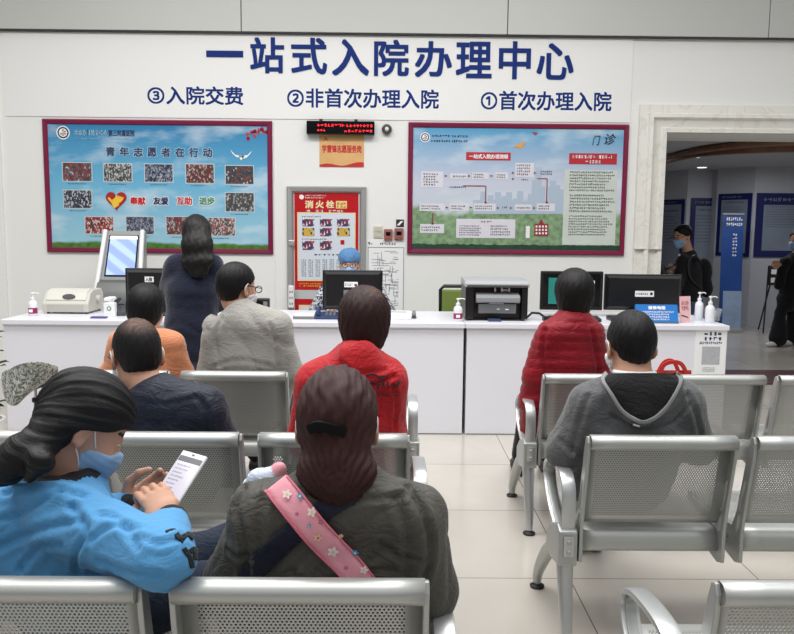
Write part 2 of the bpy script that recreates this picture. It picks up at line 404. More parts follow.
# leaning banner in the hall
Yb = 11.3
pa, pb = at(719, 316, Yb), at(741, 316, Yb); qa, qb = at(722.5, 214, Yb+.25), at(744, 214.5, Yb+.25)
th = thing('standing_banner', 'tall blue standing banner leaning before the white hall column', 'banner', (pa.x, Yb, 0))
zb0 = .05
bl = MB(th.location); bl.quad((pa.x, Yb, zb0), (pb.x, Yb, zb0), (qb.x, Yb+.25, qb.z), (qa.x, Yb+.25, qa.z)); o = bl.build('print', hp2, th)
s_ = o.modifiers.new('s', 'SOLIDIFY'); s_.thickness = .006
MB(th.location).box(pa.x-.02, pb.x+.02, Yb-.06, Yb+.3, 0, .05).build('base', silver, th, bevel=.01)
MB(th.location).tube([((pa.x+pb.x)/2, Yb+.22, .05), ((qa.x+qb.x)/2, Yb+.27, qa.z)], .008).build('pole', silver, th)
MB(th.location).box(qa.x, qb.x, Yb+.235, Yb+.26, qa.z-.01, qa.z+.015).build('rail', silver, th)
q = MB(th.location); u = Vector((1, 0, 0)); upb = (Vector((qa.x, Yb+.25, qa.z))-Vector((pa.x, Yb, zb0))).normalized(); O = Vector((pa.x+.03, Yb-.004, zb0)); Hb = 1.4; wb = pb.x-pa.x
dashes(q, O, u, upb, .03, wb-.05, 1.12*Hb*.95, 1.12*Hb*1.05, 2, 8, seed=11, ragged=0); dashes(q, O, u, upb, .13, .24, .75*Hb, 1.0*Hb, 7, 3, seed=12); q.build('lettering', white_ink, th)
q = MB(th.location); q.raw([O+u*a+upb*bb for a, bb in ((.02, 0), (wb-.03, 0), (wb-.03, .55), (.02, .55))], [(0, 1, 2, 3)]); q.build('panel', mat('banner_pale', (150, 170, 200), .5, var=(6, .12)), th)
# easel
pe = at(768, 322, 11.2); ez = at(770, 266, 11.2).z
th = thing('display_easel', 'black metal display easel standing left of the woman in black', 'easel', (pe.x, 11.2, 0))
q = MB(); q.tube([(-.07, -.02, 0), (.01, .1, ez)], .011); q.build('leg', black_plastic, th)
q = MB(); q.tube([(.22, -.02, 0), (.17, .1, ez)], .011); q.build('leg', black_plastic, th)
q = MB(); q.tube([(.08, .45, 0), (.09, .12, ez-.1)], .011); q.build('leg', black_plastic, th)
q = MB(); q.box(0, .19, .06, .075, ez-.28, ez); q.build('tray', black_plastic, th)
q = MB(); q.box(.03, .16, .053, .058, ez-.12, ez-.05); q.box(.03, .15, .053, .058, ez-.24, ez-.17); q.build('leaflet', paper, th)

# ================================================================ ON THE WALL
def wx(px, py=200, off=0): return at(px, py, YW-off).x
def wz(px, py, off=0): return at(px, py, YW-off).z
def rectpx(x0, y0, x1, y1, off=0.):
    a, b_ = at(x0, (y0+y1)/2, YW-off), at(x1, (y0+y1)/2, YW-off); c, d = at((x0+x1)/2, y0, YW-off), at((x0+x1)/2, y1, YW-off)
    return a.x, b_.x, d.z, c.z     # x0, x1, z0, z1
# the title board and its lettering
x0, x1, z0, z1 = rectpx(4, 33, 632, 119.5)
z1 = zs-.012
th = thing('title_sign', 'white board with large blue Chinese title over three numbered lines', 'sign', ((x0+x1)/2, YW, z0))
MB(th.location).box(x0, x1, YW-.008, YW-.001, z0, z1).build('panel', white_board, th, bevel=.002)
TITLE = [('一', 206, 50.5, 243, 57), ('站', 250, 37, 284, 73), ('式', 291, 37.5, 327, 74), ('入', 332, 39, 369, 75.5), ('院', 374, 39.5, 409, 76), ('办', 415, 41, 452, 77), ('理', 456, 41.5, 492, 78), ('中', 499, 41, 531, 79), ('心', 537, 43, 574, 79.5)]
for ch, a, b_, c, d in TITLE:
    X0, X1, Z0, Z1 = rectpx(a, b_, c, d, .02)
    q = MB(th.location); write(q, ch, (0, YW-.0085, 0), X3, Z3, X0, X1, Z0, Z1, bold=.0 if ch == '一' else .021, out=.006); q.build('character', navy_ink, th)
for body, a, b_, c, d in (('③入院交费', 147, 86, 243, 104.5), ('②非首次办理入院', 287, 88.5, 439, 108), ('①首次办理入院', 481, 91, 612, 110.5)):
    X0, X1, Z0, Z1 = rectpx(a, b_, c, d, .02)
    q = MB(th.location); write(q, body, (0, YW-.0085, 0), X3, Z3, X0, X1, Z0, Z1, bold=.021); q.build('lettering', navy_ink, th)

def framed(name, label, X, w_, mat_print, grp=None, cat='poster'):
    x0, x1, z0, z1 = X; O = ((x0+x1)/2, YW, z0)
    th = thing(name, label, cat, O, 0, grp)
    q = MB(O)
    # mitred frame with bevelled face
    pr = [(0, .001), (0, .022), (w_*.25, .03), (w_*.85, .026), (w_, .018), (w_, .004)]
    rings = []
    for (cx, cz, sx, sz) in ((x0, z0, 1, 1), (x1, z0, -1, 1), (x1, z1, -1, -1), (x0, z1, 1, -1)): rings.append([(cx+sx*a, YW-d, cz+sz*a) for a, d in pr])
    n = len(pr); fs = []
    for k in range(4):
        for i in range(n-1): fs.append((k*n+i, k*n+i+1, ((k+1) % 4)*n+i+1, ((k+1) % 4)*n+i))
    q.raw(sum(rings, []), fs); q.build('frame', frame_red, th)
    q = MB((O[0], YW, (z0+z1)/2)); q.box(x0+w_*.8, x1-w_*.8, YW-.012, YW-.004, z0+w_*.8, z1-w_*.8); o = q.build('print', mat_print, th); o.location = (0, 0, (z1-z0)/2)
    return th
YP = YW-.0125
def pic(th, px, m, d=0.0):
    X0, X1, Z0, Z1 = rectpx(*px); q = MB(((X0+X1)/2, YP, (Z0+Z1)/2)); q.rect(X0, X1, Z0, Z1, YP-.0012-d)
    o = q.build('picture', m, th); o.location = (Vector(((X0+X1)/2, YP, (Z0+Z1)/2)) - th.location); return o
def prt(th, name, m, fn, d=.002):
    q = MB(th.location); fn(q, Vector((0, YP-d, 0))); return q.build(name, m, th)
# ---- volunteers' poster on the left
X = (wx(45.5, 184), wx(272.8, 188), wz(160, 253), wz(158, 120.2))
hh = (X[3]-X[2])/2
th = framed('framed_poster', 'red framed blue sky poster of volunteer photos, behind the kiosk', X, .045, sky_print('sky_print_left', -hh, hh, .07, top=(52, 128, 178), mid=(165, 208, 222), hue=(110, 180, 215), clouds=.55, green=(72, 110, 48)))
PH = [((70, 62, 66), (150, 50, 48), (110, 110, 118)), ((60, 62, 60), (120, 122, 120), (190, 190, 190)), ((40, 46, 66), (150, 156, 170), (96, 104, 120)), ((110, 40, 40), (60, 56, 60), (170, 150, 140)), ((66, 64, 66), (120, 70, 60), (40, 48, 66)),
      ((38, 44, 56), (80, 86, 96), (180, 184, 190)), ((60, 66, 70), (130, 140, 136), (90, 60, 60)), ((168, 50, 44), (50, 48, 56), (200, 190, 184)), ((60, 64, 84), (110, 116, 134), (150, 150, 160)), ((120, 44, 40), (70, 64, 66), (150, 140, 138)), ((80, 70, 74), (190, 180, 176), (150, 80, 70))]
pm = [photo_mat(i, *c) for i, c in enumerate(PH)]
PX = [(63.5, 163, 92, 181), (104.5, 164, 132, 181.5), (145.5, 164.5, 173, 182), (186.5, 164.5, 214, 183), (226, 166, 253.5, 184), (64.5, 190.5, 92, 208), (226, 193, 254, 211.5), (86, 217, 113.5, 233.5), (127, 217, 154, 234), (167, 217, 195, 234.5), (208, 218, 235, 235.5)]
pb_ = mat('photo_border', (190, 205, 210), .5)
for i, r_ in enumerate(PX):
    pic(th, (r_[0]-.9, r_[1]-.9, r_[2]+.9, r_[3]+.9), pb_, -.0006).name = 'picture_border'; pic(th, r_, pm[i])
def cap(q, O):
    for i, r_ in enumerate(PX):
        X0, X1, Z0, Z1 = rectpx(r_[0]+5, r_[3]+2, r_[2]-5, r_[3]+3.6); dashes(q, O, X3, Z3, X0, X1, Z0, Z1, 1, 9, seed=i)
prt(th, 'lettering', dark_ink, cap)
def f1(q, O):
    for k, ch in enumerate('青年志愿者在行动'):
        X0, X1, Z0, Z1 = rectpx(106.3+k*13.85, 147+k*.15, 115.6+k*13.85, 156.5+k*.15); write(q, ch, O, X3, Z3, X0, X1, Z0, Z1, bold=.03)
def f1w(q, O):
    for k, ch in enumerate('青年志愿者在行动'):
        X0, X1, Z0, Z1 = rectpx(105.6+k*13.85, 146.4+k*.15, 116.2+k*13.85, 157.1+k*.15); write(q, ch, O, X3, Z3, X0, X1, Z0, Z1, bold=.06)
prt(th, 'lettering_outline', mat('pale_ink', (170, 200, 215), .5), f1w, .0017); prt(th, 'lettering', dark_ink, f1)
for body, m, a in (('奉献', red_ink, 130.5), ('友爱', dark_ink, 153.5), ('互助', red_ink, 177), ('进步', green_ink, 199.5)):
    def f(q, O, dx=a, bb=body):
        X0, X1, Z0, Z1 = rectpx(dx, 197, dx+15.5, 205); write(q, bb, O, X3, Z3, X0, X1, Z0, Z1, bold=.045)
    def fw(q, O, dx=a, bb=body):
        X0, X1, Z0, Z1 = rectpx(dx-.6, 196.4, dx+16.1, 205.6); write(q, bb, O, X3, Z3, X0, X1, Z0, Z1, bold=.09)
    prt(th, 'slogan_outline', white_ink, fw, .0016); prt(th, 'slogan', m, f)
def heart(q, O, cx, cy, s, sc=1.0, dy=0):
    c = at(cx, cy, YW); pts = []
    for i in range(28):
        t_ = 2*PI*i/28; pts.append((c.x + sc*s*16*math.sin(t_)**3/16, O.y-dy, c.z + sc*s*(13*math.cos(t_)-5*math.cos(2*t_)-2*math.cos(3*t_)-math.cos(4*t_))/16))
    q.raw(pts+[(c.x, O.y-dy, c.z)], [(i, (i+1) % 28, 28) for i in range(28)])
prt(th, 'heart', mat('heart_red', (170, 30, 36), .5), lambda q, O: heart(q, O, 116.8, 200, .098))
def hand2(q, O):
    c = at(115.5, 201.5, YW); c.y = O.y-.0006
    cntr = [0]
    def st(a, b_, r):
        cntr[0] += 1; c.y = O.y-.0006-.0002*cntr[0]; a = Vector((a[0], 0, a[1])); b_ = Vector((b_[0], 0, b_[1])); d = (b_-a).normalized(); n_ = Vector((-d.z, 0, d.x))*r
        q.raw([c+a-n_, c+b_-n_, c+b_+d*r, c+b_+n_, c+a+n_, c+a-d*r], [(0, 1, 2, 3, 4, 5)])
    st((-.0, -.03), (.012, .01), .034)
    for k in range(4): st((-.005+.018*k, -.002), (.018+.019*k, .052-.006*k), .0085)
    st((-.02, -.012), (-.056, .03), .010)
prt(th, 'hand_emblem', gold_ink, hand2)
def disc(q, O, cx, cy, r, n=24, dy=0):
    c = at(cx, cy, YW); q.raw([(c.x+r*math.cos(2*PI*k/n), O.y-dy, c.z+r*math.sin(2*PI*k/n)) for k in range(n)], [tuple(range(n))])
def emblem(th, cx, cy, r):
    prt(th, 'emblem_rim', white_ink, lambda q, O: disc(q, O, cx, cy, r), .0012); prt(th, 'emblem_ring', dark_ink, lambda q, O: disc(q, O, cx, cy, r*.84), .0016)
    prt(th, 'emblem', paper, lambda q, O: disc(q, O, cx, cy, r*.62), .002)
    def sh(q, O):
        c = at(cx, cy, YW)
        for a in (90, 210, 330, 270, 30):
            a = math.radians(a); q.raw([(c.x, O.y, c.z), (c.x+r*.5*math.cos(a-.35), O.y, c.z+r*.5*math.sin(a-.35)), (c.x+r*.5*math.cos(a+.35), O.y, c.z+r*.5*math.sin(a+.35))], [(0, 1, 2)])
    prt(th, 'emblem_mark', mat('emblem_gold', (150, 130, 110), .5), sh, .0024)
emblem(th, 63.7, 132.8, .062)
def hd(q, O):
    X0, X1, Z0, Z1 = rectpx(75, 128.5, 108, 137); dashes(q, O, X3, Z3, X0, X1, Z0, Z1, 1, 8, seed=40, ragged=0); X0, X1, Z0, Z1 = rectpx(75, 138, 135, 140); dashes(q, O, X3, Z3, X0, X1, Z0, Z1, 1, 34, seed=41)
prt(th, 'lettering', mat('pale_ink'), hd)
def hd(q, O): X0, X1, Z0, Z1 = rectpx(109, 130, 135, 136.5); write(q, '第三附属医院', O, X3, Z3, X0, X1, Z0, Z1, bold=.02)
prt(th, 'lettering', dark_ink, hd)
def dove(q, O):
    c = at(241.5, 155, YW); P = lambda a, b_: (c.x+a, O.y, c.z+b_)
    q.raw([P(-.1, .045), P(-.055, .0), P(0, -.01), P(-.01, -.025), P(-.045, -.02), P(-.08, .01)], [(0, 1, 2, 3, 4, 5)])
    q.raw([P(.1, .04), P(.06, .0), P(0, -.01), P(.012, -.035), P(.05, -.025), P(.08, .005)], [(0, 5, 4, 3, 2, 1)]); q.raw([P(-.02, -.005), P(.03, -.01), P(.0, -.05), P(-.015, -.03)], [(0, 1, 2, 3)])
prt(th, 'dove', white_ink, dove)
def bloss(q, O):
    rn = random.Random(5)
    for i in range(16):
        a = i/15; cx = 268-21*a+rn.uniform(-1.5, 1.5); cy = 129+8*a+rn.uniform(-3.5, 3); c = at(cx, cy, YW)
        for k in range(5):
            an = k*2*PI/5+a*5; r = .015; q.raw([(c.x, O.y, c.z), (c.x+r*math.cos(an-.5), O.y, c.z+r*math.sin(an-.5)), (c.x+1.3*r*math.cos(an), O.y, c.z+1.3*r*math.sin(an)), (c.x+r*math.cos(an+.5), O.y, c.z+r*math.sin(an+.5))], [(0, 1, 2, 3)])
prt(th, 'blossom', mat('blossom_red', (190, 50, 66), .5), bloss)
# ---- process poster on the right
X = (wx(407.8, 188), wx(626, 190), wz(516, 254.5), wz(516, 123.6)); hh = (X[3]-X[2])/2
th = framed('framed_poster', 'red framed admission flow chart poster with pale sky and grass', X, .045, sky_print('sky_print_right', -hh, hh, .34, rough=.12, top=(70, 160, 205), mid=(196, 214, 205), hue=(205, 210, 226), clouds=.6, green=(118, 142, 110)))
def strip(q, O):
    rn = random.Random(3); X0, X1, Z0, Z1 = rectpx(412, 243, 622.5, 251.5); n = 90
    q.raw([(X0, O.y, Z0), (X1, O.y, Z0)] + [(X1+(X0-X1)*i/n, O.y, Z1-.012*rn.random()-.01) for i in range(n+1)], [tuple(range(n+3))])
prt(th, 'grass_strip', mat('dark_grass', (26, 62, 44), .5, var=(18, .35)), strip, .0008)
def city(q, O):
    rn = random.Random(8)
    for i in range(34):
        cx = 476+(i*7.3) % 106; X0, X1, Z0, Z1 = rectpx(cx-3.2, 203-rn.random()*(12 if cx < 530 else 36), cx+3, 214); q.rect(X0, X1, Z0, Z1, O.y-.00001*i)
prt(th, 'skyline', mat('skyline_print', (176, 192, 208), .5), city, .0006)
def panelr(q, O): q.rect(*rectpx(563, 170, 616, 245), O.y)
prt(th, 'text_panel', mat('pale_panel', (206, 214, 206), .3, var=(5, .05)), panelr, .001)
def rr(q, O):
    q.rect(*rectpx(466, 152.5, 510.5, 160.5), O.y); q.rect(*rectpx(568.8, 153.5, 616.5, 164.5), O.y)
prt(th, 'title_plate', mat('plate_red', (188, 44, 56), .4), rr, .0012)
def tt(q, O):
    X0, X1, Z0, Z1 = rectpx(469, 154.3, 508, 158.8); write(q, '一站式入院办理流程', O, X3, Z3, X0, X1, Z0, Z1, bold=.03)
    X0, X1, Z0, Z1 = rectpx(572, 154.5, 613, 158.6); dashes(q, O, X3, Z3, X0, X1, Z0, Z1, 1, 14, seed=3, ragged=0, fill=.8); X0, X1, Z0, Z1 = rectpx(585, 159.6, 601, 163.6); dashes(q, O, X3, Z3, X0, X1, Z0, Z1, 1, 5, seed=4, ragged=0, fill=.8)
prt(th, 'plate_lettering', white_ink, tt, .0018)
emblem(th, 425, 137.5, .045)
def body(q, O):
    D = lambda a, b_, c, d, ln, per, sd, **k: dashes(q, O, X3, Z3, *rectpx(a, b_, c, d), ln, per, seed=sd, **k)
    D(432, 134.5, 450, 137.5, 1, 7, 1); D(451, 135, 468, 138, 1, 6, 2); D(431, 139.5, 468, 143, 1, 15, 3, ragged=0)
    D(423, 173, 441, 186, 5, 7, 4); D(452, 175, 466, 178, 1, 8, 5); D(473, 173.5, 487.5, 178.5, 2, 8, 6); D(496.5, 174, 507, 178.5, 2, 6, 7)
    D(516.5, 164, 532, 176, 4, 8, 8); D(521, 178.5, 528, 181, 1, 4, 9); D(540, 170.5, 554, 175.5, 2, 7, 10)
    D(449, 186, 466, 188.5, 1, 9, 11); D(421, 205, 443, 210, 2, 11, 12); D(451, 205, 467, 210, 2, 8, 13); D(475, 205, 494, 210, 2, 10, 14); D(502, 206, 507, 209, 1, 3, 15); D(516, 206.5, 530, 209.5, 1, 8, 16); D(538, 205, 553, 210, 2, 8, 17)
    D(421, 226, 442, 231.5, 2, 10, 18); D(459, 225, 484, 236, 5, 16, 19); D(490, 225, 512, 236, 4, 12, 20)
    D(569, 171, 616, 192, 7, 26, 21); D(569, 194, 616, 213, 6, 26, 22); D(568, 215, 614, 236, 8, 26, 23)
prt(th, 'lettering', black_ink, body, .002)
arr = mat('arrow_red', (150, 40, 50), .5)
def seg_(q, O, a, b_, c, d): q.rect(*rectpx(a, b_, c, d), O.y)
for L_ in ([(463, 185.5, 485.6, 186.5), (485, 186.3, 486, 203), (484.3, 202, 486.7, 203.5)], [(537, 178.3, 547, 179.3), (546, 179, 547, 203), (545.3, 202, 547.7, 203.5)], [(432, 213, 433, 224), (431.3, 223, 433.7, 224.6)]):
    prt(th, 'flow_arrow', arr, lambda q, O: [seg_(q, O, *a_) for a_ in L_], .0022)
for cx, cy in ((446, 176), (469, 176), (491.5, 176), (513, 173), (513, 179), (535, 173), (447, 207.5), (471, 207.5), (498, 208), (511, 208), (534, 208)):
    prt(th, 'flow_arrow', arr, lambda q, O: (seg_(q, O, cx-1.3, cy-.4, cx+1, cy+.5), seg_(q, O, cx-1.3, cy-1, cx-.5, cy+1.1)), .0022)
def red(q, O):
    q.rect(*rectpx(534, 224, 548, 236), O.y); a = rectpx(538, 219, 544, 224); q.raw([(a[0], O.y, a[2]), (a[1], O.y, a[2]), ((a[0]+a[1])/2, O.y, a[3])], [(0, 1, 2)])
    X0, X1, Z0, Z1 = rectpx(480, 220.5, 492, 223); dashes(q, O, X3, Z3, X0, X1, Z0, Z1, 1, 4, seed=2)
prt(th, 'hospital_drawing', arr, red, .0022)
def win(q, O):
    for i in range(4):
        for k in range(3): q.rect(*rectpx(535.3+i*3.2, 225.5+k*3.4, 537.1+i*3.2, 227.5+k*3.4), O.y)
    q.rect(*rectpx(525.5, 226, 529.5, 238), O.y)
prt(th, 'building_windows', paper, win, .0026)
for a_ in ((456, 219, 515, 238), (420, 224, 444, 233), (421, 171.5, 443, 187.5), (450, 173.5, 467.5, 179), (472, 172.5, 488.5, 179.5), (495, 172.5, 508, 179.5), (515, 163, 533.5, 177), (419.5, 203.5, 444.5, 211), (449.5, 203.5, 468.5, 211), (473.5, 203.5, 495.5, 211), (514.5, 204.5, 531.5, 210.5), (536.5, 203.5, 554.5, 211)):
    prt(th, 'notice_panel', mat('lilac_panel', (222, 220, 228), .4), lambda q, O: q.rect(*rectpx(*a_), O.y), .0013)
prt(th, 'brush_lettering', black_ink, lambda q, O: (write(q, '门', O, X3, Z3, *rectpx(592, 135.5, 600, 145.5), bold=.01, shear=.25), write(q, '诊', O, X3, Z3, *rectpx(604, 134, 615.5, 145), bold=.01, shear=.25)))
def kite(q, O):
    c = at(519, 146, YW); P = lambda a, b_: (c.x+a, O.y, c.z+b_)
    q.raw([P(-.07, -.02), P(.06, .045), P(.02, -.03), P(-.01, -.012)], [(0, 1, 2, 3)]); 
prt(th, 'paper_plane', mat('kite_orange', (232, 160, 60), .5), kite)
prt(th, 'kite', mat('kite_red', (150, 60, 70), .5), lambda q, O: q.raw([(at(531, 133, YW).x, O.y, at(531, 132, YW).z), (at(538, 133, YW).x, O.y, at(538, 133, YW).z), (at(535, 135, YW).x, O.y, at(535, 135.5, YW).z)], [(0, 1, 2)]))

# ---- LED message strip
Xr = rectpx(306.5, 121, 374.5, 134.5, .07)
th = thing('led_display', 'black message strip with scrolling red LED text on the wall', 'LED sign', ((Xr[0]+Xr[1])/2, YW, Xr[2]))
MB(th.location).box(Xr[0], Xr[1], YW-.08, YW-.001, Xr[2], Xr[3]).build('housing', black_gloss, th, bevel=.006)
led = mat('led_red', (235, 36, 50), .5, emit=.7)
q = MB(th.location); a = rectpx(317, 123, 345, 127.5, .08); dashes(q, (0, YW-.0815, 0), X3, Z3, *a, 1, 8, seed=61, ragged=0); a = rectpx(346, 123.5, 373, 128, .08); dashes(q, (0, YW-.0815, 0), X3, Z3, *a, 1, 8, seed=62, ragged=0)
a = rectpx(317, 128.5, 326, 132, .08); dashes(q, (0, YW-.0815, 0), X3, Z3, *a, 1, 3, seed=63, ragged=0); a = rectpx(344, 129, 373, 133, .08); dashes(q, (0, YW-.0815, 0), X3, Z3, *a, 1, 8, seed=64, ragged=0); q.build('lettering', led, th)
q = MB(th.location)
for px in (321, 356): p = at(px, 121, YW-.04); q.box(p.x-.015, p.x+.015, YW-.05, YW-.03, Xr[3], Xr[3]+.02)
q.build('bracket', black_plastic, th)
# round knob beside it: a wall-mounted dome
p = at(386.8, 129, YW-.04)
th = thing('wall_sounder', 'small round dark dome on the wall right of the LED strip', 'alarm sounder', (p.x, YW, p.z))
RY = Matrix.Rotation(PI/2, 3, 'X')
MB().lathe([(.047, .001), (.047, .03), (.042, .045), (.026, .052), (.02, .05)], 28, R=RY).build('housing', mat('bronze', (80, 72, 70), .35, metal=.4), th, smooth=40)
MB().lathe([(.018, .05), (.012, .058), (.003, .06)], 16, R=RY).build('lens', white_plastic, th, smooth=40)
# volunteer post notice under the strip
Xr = rectpx(319.5, 134, 364, 167)
th = thing('service_notice', 'small gold and red volunteer service notice under the LED strip', 'notice', ((Xr[0]+Xr[1])/2, YW, Xr[2]))
gold = mat('gold_print', (222, 176, 116), .4, var=(6, .1))
MB(th.location).box(Xr[0], Xr[1], YW-.006, YW-.001, Xr[2], Xr[3]).build('print', gold, th)
q = MB(th.location); write(q, '学雷锋志愿服务岗', (0, YW-.0068, 0), X3, Z3, *rectpx(322, 145, 361.5, 153), bold=.03)
a = rectpx(323, 137, 329, 142); q.raw([(a[0], YW-.0068, a[2]), ((a[0]+a[1])/2, YW-.0068, (a[2]+a[3])/2), (a[1], YW-.0068, a[2]), ((a[0]+a[1])/2, YW-.0068, a[3])], [(0, 1, 2, 3)]); q.build('lettering', red_ink, th)
q = MB(th.location); vs = []
for i in range(13): vs.append((Xr[0]+(Xr[1]-Xr[0])*i/12, YW-.0066, Xr[2]+.018+.012*math.sin(i*.75)+.02*(i/12)**2))
q.raw(vs+[(Xr[1], YW-.0066, Xr[2]), (Xr[0], YW-.0066, Xr[2])], [tuple(range(15))]); q.build('ribbon', red_ink, th)

# ---- fire hydrant cabinet
Xr = rectpx(287.5, 186.5, 366, 335)
Xr = (Xr[0], Xr[1], 0.55, wz(327, 186.5))
th = thing('hydrant_cabinet', 'steel framed fire hydrant cabinet with red instruction poster door', 'fire cabinet', ((Xr[0]+Xr[1])/2, YW, Xr[2]))
O_ = th.location
q = MB(O_); fw = .06
pr = [(0, .001), (0, .03), (.012, .045), (.045, .035), (fw, .012), (fw, .001)]; rings = []
for (cx, cz, sx, sz) in ((Xr[0], Xr[2], 1, 1), (Xr[1], Xr[2], -1, 1), (Xr[1], Xr[3], -1, -1), (Xr[0], Xr[3], 1, -1)): rings.append([(cx+sx*a, YW-d, cz+sz*a) for a, d in pr])
n = len(pr); q.raw(sum(rings, []), [(k*n+i, k*n+i+1, ((k+1) % 4)*n+i+1, ((k+1) % 4)*n+i) for k in range(4) for i in range(n-1)]); q.build('frame', satin, th)
zt_, zb_ = wz(327, 192), wz(327, 290); xa, xb = wx(294.5), wx(358.5)
cab_red = mat('cabinet_red', (188, 22, 30), .3)
MB(O_).box(Xr[0]+fw, Xr[1]-fw, YW-.008, YW-.001, Xr[2]+fw, Xr[3]-fw).build('door', mat('door_grey', (190, 196, 196), .35), th)
def cp(nm, m, fn, d):
    q = MB(O_); fn(q, YW-.008-d); return q.build(nm, m, th)
cp('poster', cab_red, lambda q, y: q.rect(xa, xb, zb_, zt_, y), .001)
cp('poster_lower', cab_red, lambda q, y: q.rect(xa, xb, wz(327, 335), wz(327, 299), y), .001)
cp('page_edge', mat('page_cream', (236, 216, 170), .5), lambda q, y: (q.rect(*rectpx(297.5, 212.5, 355.5, 281), y), q.rect(*rectpx(299, 305, 352, 330), y)), .0018)
cp('page', mat('page_blue', (214, 222, 232), .5), lambda q, y: (q.rect(*rectpx(298.8, 214, 354.2, 279.5), y), q.rect(*rectpx(301, 307, 350, 330), y)), .0024)
cp('lettering', mat('page_cream'), lambda q, y: [write(q, ch, (0, y, 0), X3, Z3, *rectpx(a, 200.5, a+8.5, 208.3), bold=.04) for ch, a in (('消', 305), ('火', 315.5), ('栓', 326))], .0018)
cp('badge', mat('badge_yellow', (240, 210, 130), .5), lambda q, y: q.rect(*rectpx(336, 201, 347, 208.5), y), .0018)
cp('badge_lettering', red_ink, lambda q, y: dashes(q, (0, y, 0), X3, Z3, *rectpx(337, 202, 346.5, 207.8), 2, 3, seed=5, ragged=0, fill=.8), .0024)
cp('lettering', white_ink, lambda q, y: (dashes(q, (0, y, 0), X3, Z3, *rectpx(306.5, 209.2, 324.5, 212), 1, 4, seed=6, ragged=0, fill=.9), dashes(q, (0, y, 0), X3, Z3, *rectpx(328.5, 209.4, 345, 212.2), 1, 4, seed=7, ragged=0, fill=.9), dashes(q, (0, y, 0), X3, Z3, *rectpx(305, 194.5, 328, 199), 2, 15, seed=8), disc(q, Vector((0, y, 0)), 301.7, 197, .022)), .0019)
pr_ = photo_mat(20, (140, 30, 44), (50, 60, 100), (215, 220, 230), 45); py_ = photo_mat(21, (206, 170, 70), (206, 170, 70), (40, 60, 80), 40)
for k, r_ in enumerate([(302.3, 219, 314.5, 226.5), (320, 219, 332.5, 226.5), (337, 219, 350, 226.5), (302.3, 228, 314.5, 236.3), (320, 228, 332, 236.3), (337, 228, 350, 236.3), (302.3, 241, 314.5, 250), (320, 241, 332, 250), (340.5, 240, 344.5, 244.5)]):
    a = rectpx(*r_); cc = ((a[0]+a[1])/2, YW-.0115, (a[2]+a[3])/2); q = MB(cc); q.rect(*a, YW-.0115); o = q.build('picture', (py_ if k in (3, 5) else (cab_red if k == 8 else pr_)), th); o.location = Vector(cc)-O_
cp('lettering', black_ink, lambda q, y: (dashes(q, (0, y, 0), X3, Z3, *rectpx(302, 215.5, 321, 217.8), 1, 11, seed=21), dashes(q, (0, y, 0), X3, Z3, *rectpx(302, 238, 327, 240.3), 1, 14, seed=22), dashes(q, (0, y, 0), X3, Z3, *rectpx(314, 253.5, 340, 256), 1, 6, seed=23, ragged=0), [dashes(q, (0, y, 0), X3, Z3, *rectpx(301.5+i*7, 259, 306.5+i*7, 277), 9, 3, seed=24+i, ragged=0) for i in range(7)]), .003)
cp('foot_lettering', gold_ink, lambda q, y: dashes(q, (0, y, 0), X3, Z3, *rectpx(299, 282.5, 330, 287), 2, 14, seed=29), .0018)
q = MB(O_); p = at(290.5, 243, YW-.05); q.box(p.x-.02, p.x+.035, YW-.055, YW-.03, p.z-.025, p.z+.025); q.build('latch', silver, th, bevel=.004)
# ---- small things right of the cabinet
Xr = rectpx(373.5, 226, 382.5, 238)
th = thing('light_switch', 'cream double switch plate on the wall, left of the brown boxes', 'switch', ((Xr[0]+Xr[1])/2, YW, Xr[2]))
MB(O_:=th.location).box(Xr[0], Xr[1], YW-.01, YW-.001, Xr[2], Xr[3]).build('plate', mat('cream_plastic', (214, 208, 180), .4), th, bevel=.003)
MB(O_).box(Xr[0]+.012, Xr[1]-.012, YW-.016, YW-.0105, (Xr[2]+Xr[3])/2+.004, Xr[3]-.012).build('rocker', beige_plastic, th); MB(O_).box(Xr[0]+.012, Xr[1]-.012, YW-.014, YW-.0105, Xr[2]+.012, (Xr[2]+Xr[3])/2-.004).build('rocker', beige_plastic, th)
brown = mat('brown_plastic', (150, 100, 92), .4)
for (a, lab) in (((384, 229, 392.5, 240), 'small brown control box on the wall, the one beside the cream switch'), ((394.5, 228, 403.5, 239.5), 'small brown control box on the wall under the black sticker')):
    Xr = rectpx(*a); th = thing('control_box', lab, 'control box', ((Xr[0]+Xr[1])/2, YW, Xr[2]), 0, 'brown wall control boxes')
    MB(th.location).box(Xr[0], Xr[1], YW-.035, YW-.001, Xr[2], Xr[3]).build('housing', brown, th, bevel=.006)
    MB(th.location).box(Xr[0]+.018, Xr[1]-.018, YW-.037, YW-.0352, Xr[2]+.04, Xr[2]+.075).build('display', black_gloss, th)
    q = MB(th.location); q.box(Xr[0]+.02, Xr[0]+.035, YW-.038, YW-.0352, Xr[2]+.012, Xr[2]+.026); q.box(Xr[1]-.035, Xr[1]-.02, YW-.038, YW-.0352, Xr[2]+.012, Xr[2]+.026); q.build('button', red_ink, th)
Xr = rectpx(396, 219.5, 404, 227)
th = thing('sticker', 'small black and white square sticker above the brown box', 'sticker', ((Xr[0]+Xr[1])/2, YW, Xr[2]))
MB(th.location).box(*Xr[:2], YW-.003, YW-.001, *Xr[2:]).build('sheet', black_ink, th)
q = MB(th.location); c = ((Xr[0]+Xr[1])/2, YW-.0036, (Xr[2]+Xr[3])/2); q.raw([(c[0]-.03, c[1], c[2]-.02), (c[0]-.005, c[1], c[2]-.02), (c[0]+.03, c[1], c[2]+.02), (c[0]+.005, c[1], c[2]+.02)], [(0, 1, 2, 3)]); q.build('arrow_mark', white_ink, th)
